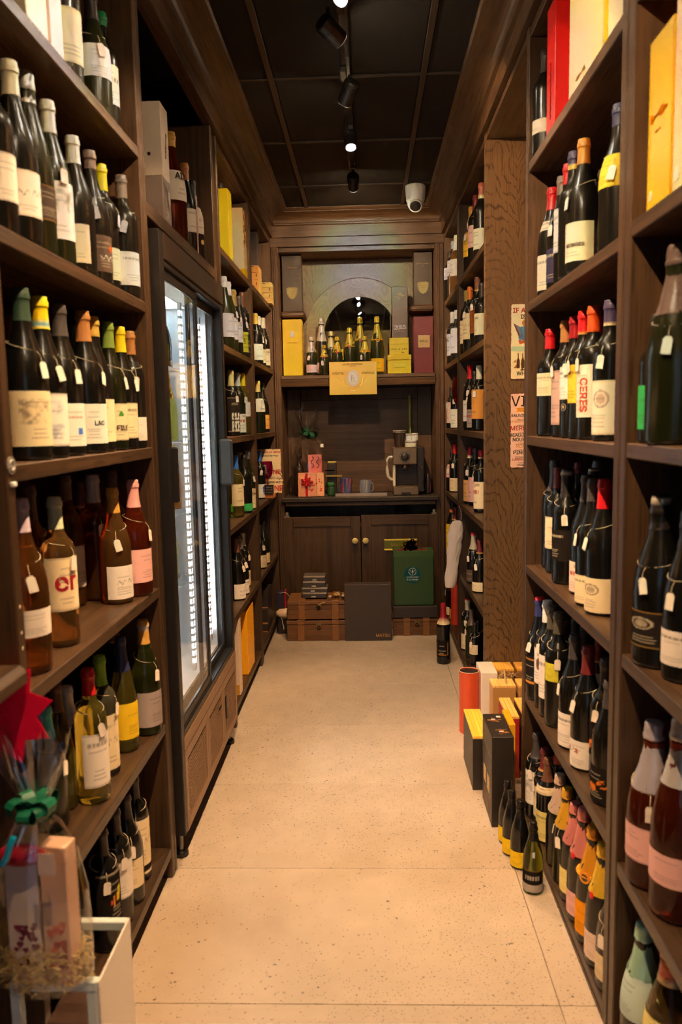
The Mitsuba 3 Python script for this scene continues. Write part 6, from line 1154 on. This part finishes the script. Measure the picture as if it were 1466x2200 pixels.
t = thing('pink_bottle', 'dark bottle with pink label beside the coffee machine', 'bottle'); part(t, 'body', M().add(lathe([(0, 0), (.022, 0), (.024, .01), (.024, .10), (.012, .13), (.011, .15), (0, .15)], 20), s(30, 22, 24), rz(0, .445, 5.76, CZ)), 'satin', True); part(t, 'label', M().add(bent(poly_mesh(sbox(-.02, .02, .02, .08), .0006), .0244, -math.pi / 2, 0), s(120, 36, 56), rz(0, .445, 5.76, CZ)), 'paper')
t = thing('cup_stack', 'stack of dark ribbed cups seen in the gap above the right door', 'cup stack'); m = M()
for i in range(8): m.add(lathe([(0, 0), (.040, 0), (.046, .010), (.044, .012), (0, .012)], 24), s(52, 50, 52), rz(0, .245, 5.82, .7222 + i * .0135))
part(t, 'cups', m, 'satin', True)
# ---------------------------------------------------------------- at the foot of the back cabinet
def chest(label, q, seed):
    t = thing('wooden_chest', label, 'wooden chest'); x0, x1, y0, y1, z0, z1 = q; r = random.Random(seed); zl = z0 + (z1 - z0) * .80
    for i in range(3):
        a, b = z0 + (zl - z0) * i / 3, z0 + (zl - z0) * (i + 1) / 3; part(t, 'front_plank', bx(x0, x1, y0, y0 + .012, a + .0006, b - .0006, .0015), 'satin', col=np.array(s(96, 60, 30)) * r.uniform(.85, 1.15))
    part(t, 'body', bx(x0 + .002, x1 - .002, y0 + .0125, y1, z0, zl - .001, .001), 'satin', col=s(84, 52, 27))
    lid = part(t, 'lid', bx(x0 - .002, x1 + .002, y0 - .002, y1 + .002, zl + .003, z1, .002), 'satin', col=s(104, 66, 34))
    for px in (x0 + .072, x1 - .105): part(t, 'batten', bx(px, px + .046, y0 - .012, y0 - .0025, z0 + .001, zl, .002), 'satin', col=s(124, 80, 40)); part(lid, 'batten', bx(px, px + .046, y0 - .012, y1, z1 + .0002, z1 + .0085, .002), 'satin', col=s(112, 70, 36)); part(lid, 'batten_end', bx(px, px + .046, y0 - .012, y0 - .0025, zl + .003, z1, .002), 'satin', col=s(124, 80, 40))
    cx = (x0 + x1) / 2 + .01; m = M().add(bx(cx - .018, cx + .018, y0 - .005, y0 - .002, zl - .020, zl + .012, .001), s(120, 100, 70)).add(tube([(cx + .010 * math.cos(a), y0 - .008, zl - .018 + .010 * math.sin(a)) for a in np.linspace(0, 6.28, 12, False)], .0022, 6, True), s(130, 110, 80)); part(t, 'clasp', m, 'metal')
    return t
chest('dark wooden chest on the floor, lower of the two at back left', (-.560, -.150, 5.124, 5.40, .001, .138), 1)
chest('dark wooden chest with clasp and key, upper of the two at back left', (-.553, -.150, 5.130, 5.40, .1475, .270), 2)
chest('dark wooden chest at back right under the grey flat box', (.158, .468, 5.23, 5.50, .001, .118), 3)
carton('flat_gift_box', 'dark grey flat box between the right chest and the green parcel', 'gift box', (.160, .462, 5.22, 5.46, .1275, .205), s(48, 40, 38))
def matsu(m): m.add(text('MATSU', .020, .0008, True), s(176, 128, 84), face_cam(.088, 5.1092, .028))
t = carton('wine_case', 'square dark grey case standing upright, lettered MATSU, back centre', 'wine case', (-.168, .146, 5.11, 5.20, .001, .385), s(58, 48, 44), matsu)
t = thing('gift_parcel', 'dark green wrapped parcel with shiny red bow, back right', 'gift parcel')
part(t, 'wrapping', bx(.166, .442, 5.25, 5.40, .2055, .585, .006), 'satin', col=s(40, 70, 34)); part(t, 'fold', M().add(prism_x([(5.2495, .545), (5.2475, .5845), (5.2495, .585)], .168, .44), s(48, 82, 40)), 'satin')
m = M().add(poly_mesh(circle(.058, n=48), .0008), s(30, 76, 80), face_cam(.296, 5.2492, .418)); wh_ = s(206, 206, 196)
m.add(poly_mesh(circle(.026, n=40).difference(circle(.0235, n=40)), .0006), wh_, face_cam(.296, 5.2484, .442)); m.add(bx(.295, .2975, 5.2476, 5.2484, .425, .462), wh_); m.add(poly_mesh(circle(.005), .0006), wh_, face_cam(.2965, 5.2484, .446))
for sg in (-1, 1): m.add(tube([(.296, 5.248, .434), (.296 + sg * .010, 5.248, .440), (.296 + sg * .014, 5.248, .452)], .0014, 5), wh_)
m.add(text('THE WINE MARKET', .0068, .0005, True), wh_, face_cam(.296, 5.2484, .401)); m.add(text('& Lounge', .013, .0005), wh_, face_cam(.296, 5.2484, .382)); part(t, 'round_sticker', m, 'paper', label='blue-green round sticker with white emblem and lettering')
m = M(); rr_ = random.Random(12)
for i in range(26):
    an = i * 2.4; el = rr_.uniform(.05, 1.4); L = rr_.uniform(.05, .08); dv = np.array([math.cos(an) * math.cos(el), math.sin(an) * math.cos(el) * .7, math.sin(el)]); sd = np.cross(dv, [0, 0, 1.0]); sd /= np.linalg.norm(sd); up_ = np.cross(sd, dv); base = np.array([.292, 5.30, .592]); lp = np.array([base + dv * L * (1 - math.cos(q)) / 2 + up_ * L * .22 * math.sin(q) for q in np.linspace(0, 6.28, 10)]); n_ = len(lp)
    m.add((np.vstack([lp - sd * .010, lp + sd * .010]), np.array([(j, j + 1, n_ + j + 1) for j in range(n_ - 1)] + [(j, n_ + j + 1, n_ + j) for j in range(n_ - 1)])), np.array(s(176, 14, 22)) * rr_.uniform(.7, 1.2))
for sg in (-1, 1): m.add(bx(.292, .292 + sg * .11, 5.275, 5.30, .5855, .589), s(150, 40, 26))
part(t, 'bow', m, 'foil', label='shiny red ribbon bow')
t = thing('door_plaque', 'green and yellow striped plaque on the right cupboard door', 'plaque'); part(t, 'board', bx(.114, .352, YB + .0008, YB + .0055, .535, .607, .0005), 'satin', col=s(84, 84, 26)) if False else part(t, 'board', bx(.114, .352, YB - .0032, YB + .0055, .535, .607, .0005), 'satin', col=s(84, 84, 26))
m = M().add(bx(.114, .352, YB - .0042, YB - .0034, .602, .613), s(240, 214, 90)).add(bx(.114, .352, YB - .0042, YB - .0034, .530, .541), s(240, 214, 90))
m.add(text('Marrone', .024, .0006), s(130, 112, 40), face_cam(.225, YB - .0036, .560)); part(t, 'stripes', m, 'satin')
# on the upper chest
for i, (z0, z1, x0, x1, lbl) in enumerate(((.2790, .318, -.455, -.290, 'silver-black flat tin at the bottom of the stack on the chest'), (.3184, .352, -.460, -.285, 'silver-black flat tin, second from bottom on the chest'), (.3524, .395, -.452, -.298, 'silver-black flat tin, second from top on the chest'), (.3954, .432, -.446, -.300, 'silver-black flat tin on top of the stack on the chest'))):
    t = thing('flat_tin', lbl, 'tin', 'stacked flat tins'); part(t, 'body', bx(x0, x1, 5.19, 5.31, z0, z1 - .012, .002), 'satin', col=s(52, 48, 50)); part(t, 'lid', bx(x0 - .001, x1 + .001, 5.189, 5.311, z1 - .0115, z1, .002), 'metal', col=s(176, 164, 152)); m = M().add(bx(x0 + .06, x0 + .09, 5.1885, 5.1895, z0 + .006, z0 + .014), s(200, 190, 176)); part(t, 'print', m, 'paper')
t = thing('sweet_wrappers', 'small pile of gold and black wrapped sweets beside the flat tins', 'sweets', kind='stuff'); m = M(); rr_ = random.Random(2)
for i in range(14):
    p = np.array([rr_.uniform(-.268, -.175), rr_.uniform(5.16, 5.24), .2905 + .012 * rr_.random()]); v = ico.vertices * np.array([.016, .011, .008]); m.add((v @ rz(rr_.random() * 3)[:3, :3].T + p, ico.faces), s(*[(190, 140, 50), (40, 32, 30), (214, 190, 150)][i % 3]))
m.build(t, 'satin')
t = thing('key_tag', 'little key and pale tag hanging on the upper chest clasp', 'key'); part(t, 'string', tube([(-.340, 5.117, .250), (-.325, 5.112, .262), (-.308, 5.112, .268), (-.298, 5.116, .266)], .003, 6), 'paper', True, col=s(196, 166, 120)); part(t, 'key', M().add(tube([(-.352 + .008 * math.cos(a), 5.116, .238 + .008 * math.sin(a)) for a in np.linspace(0, 6.28, 10, False)], .002, 6, True), s(150, 130, 100)).add(cyl((-.345, 5.116, .235), (-.330, 5.116, .226), .002, 6), s(150, 130, 100)), 'metal', True)
t = thing('wall_box', 'small dark grey wall box with round button, high on deepest left unit', 'wall box') if False else None
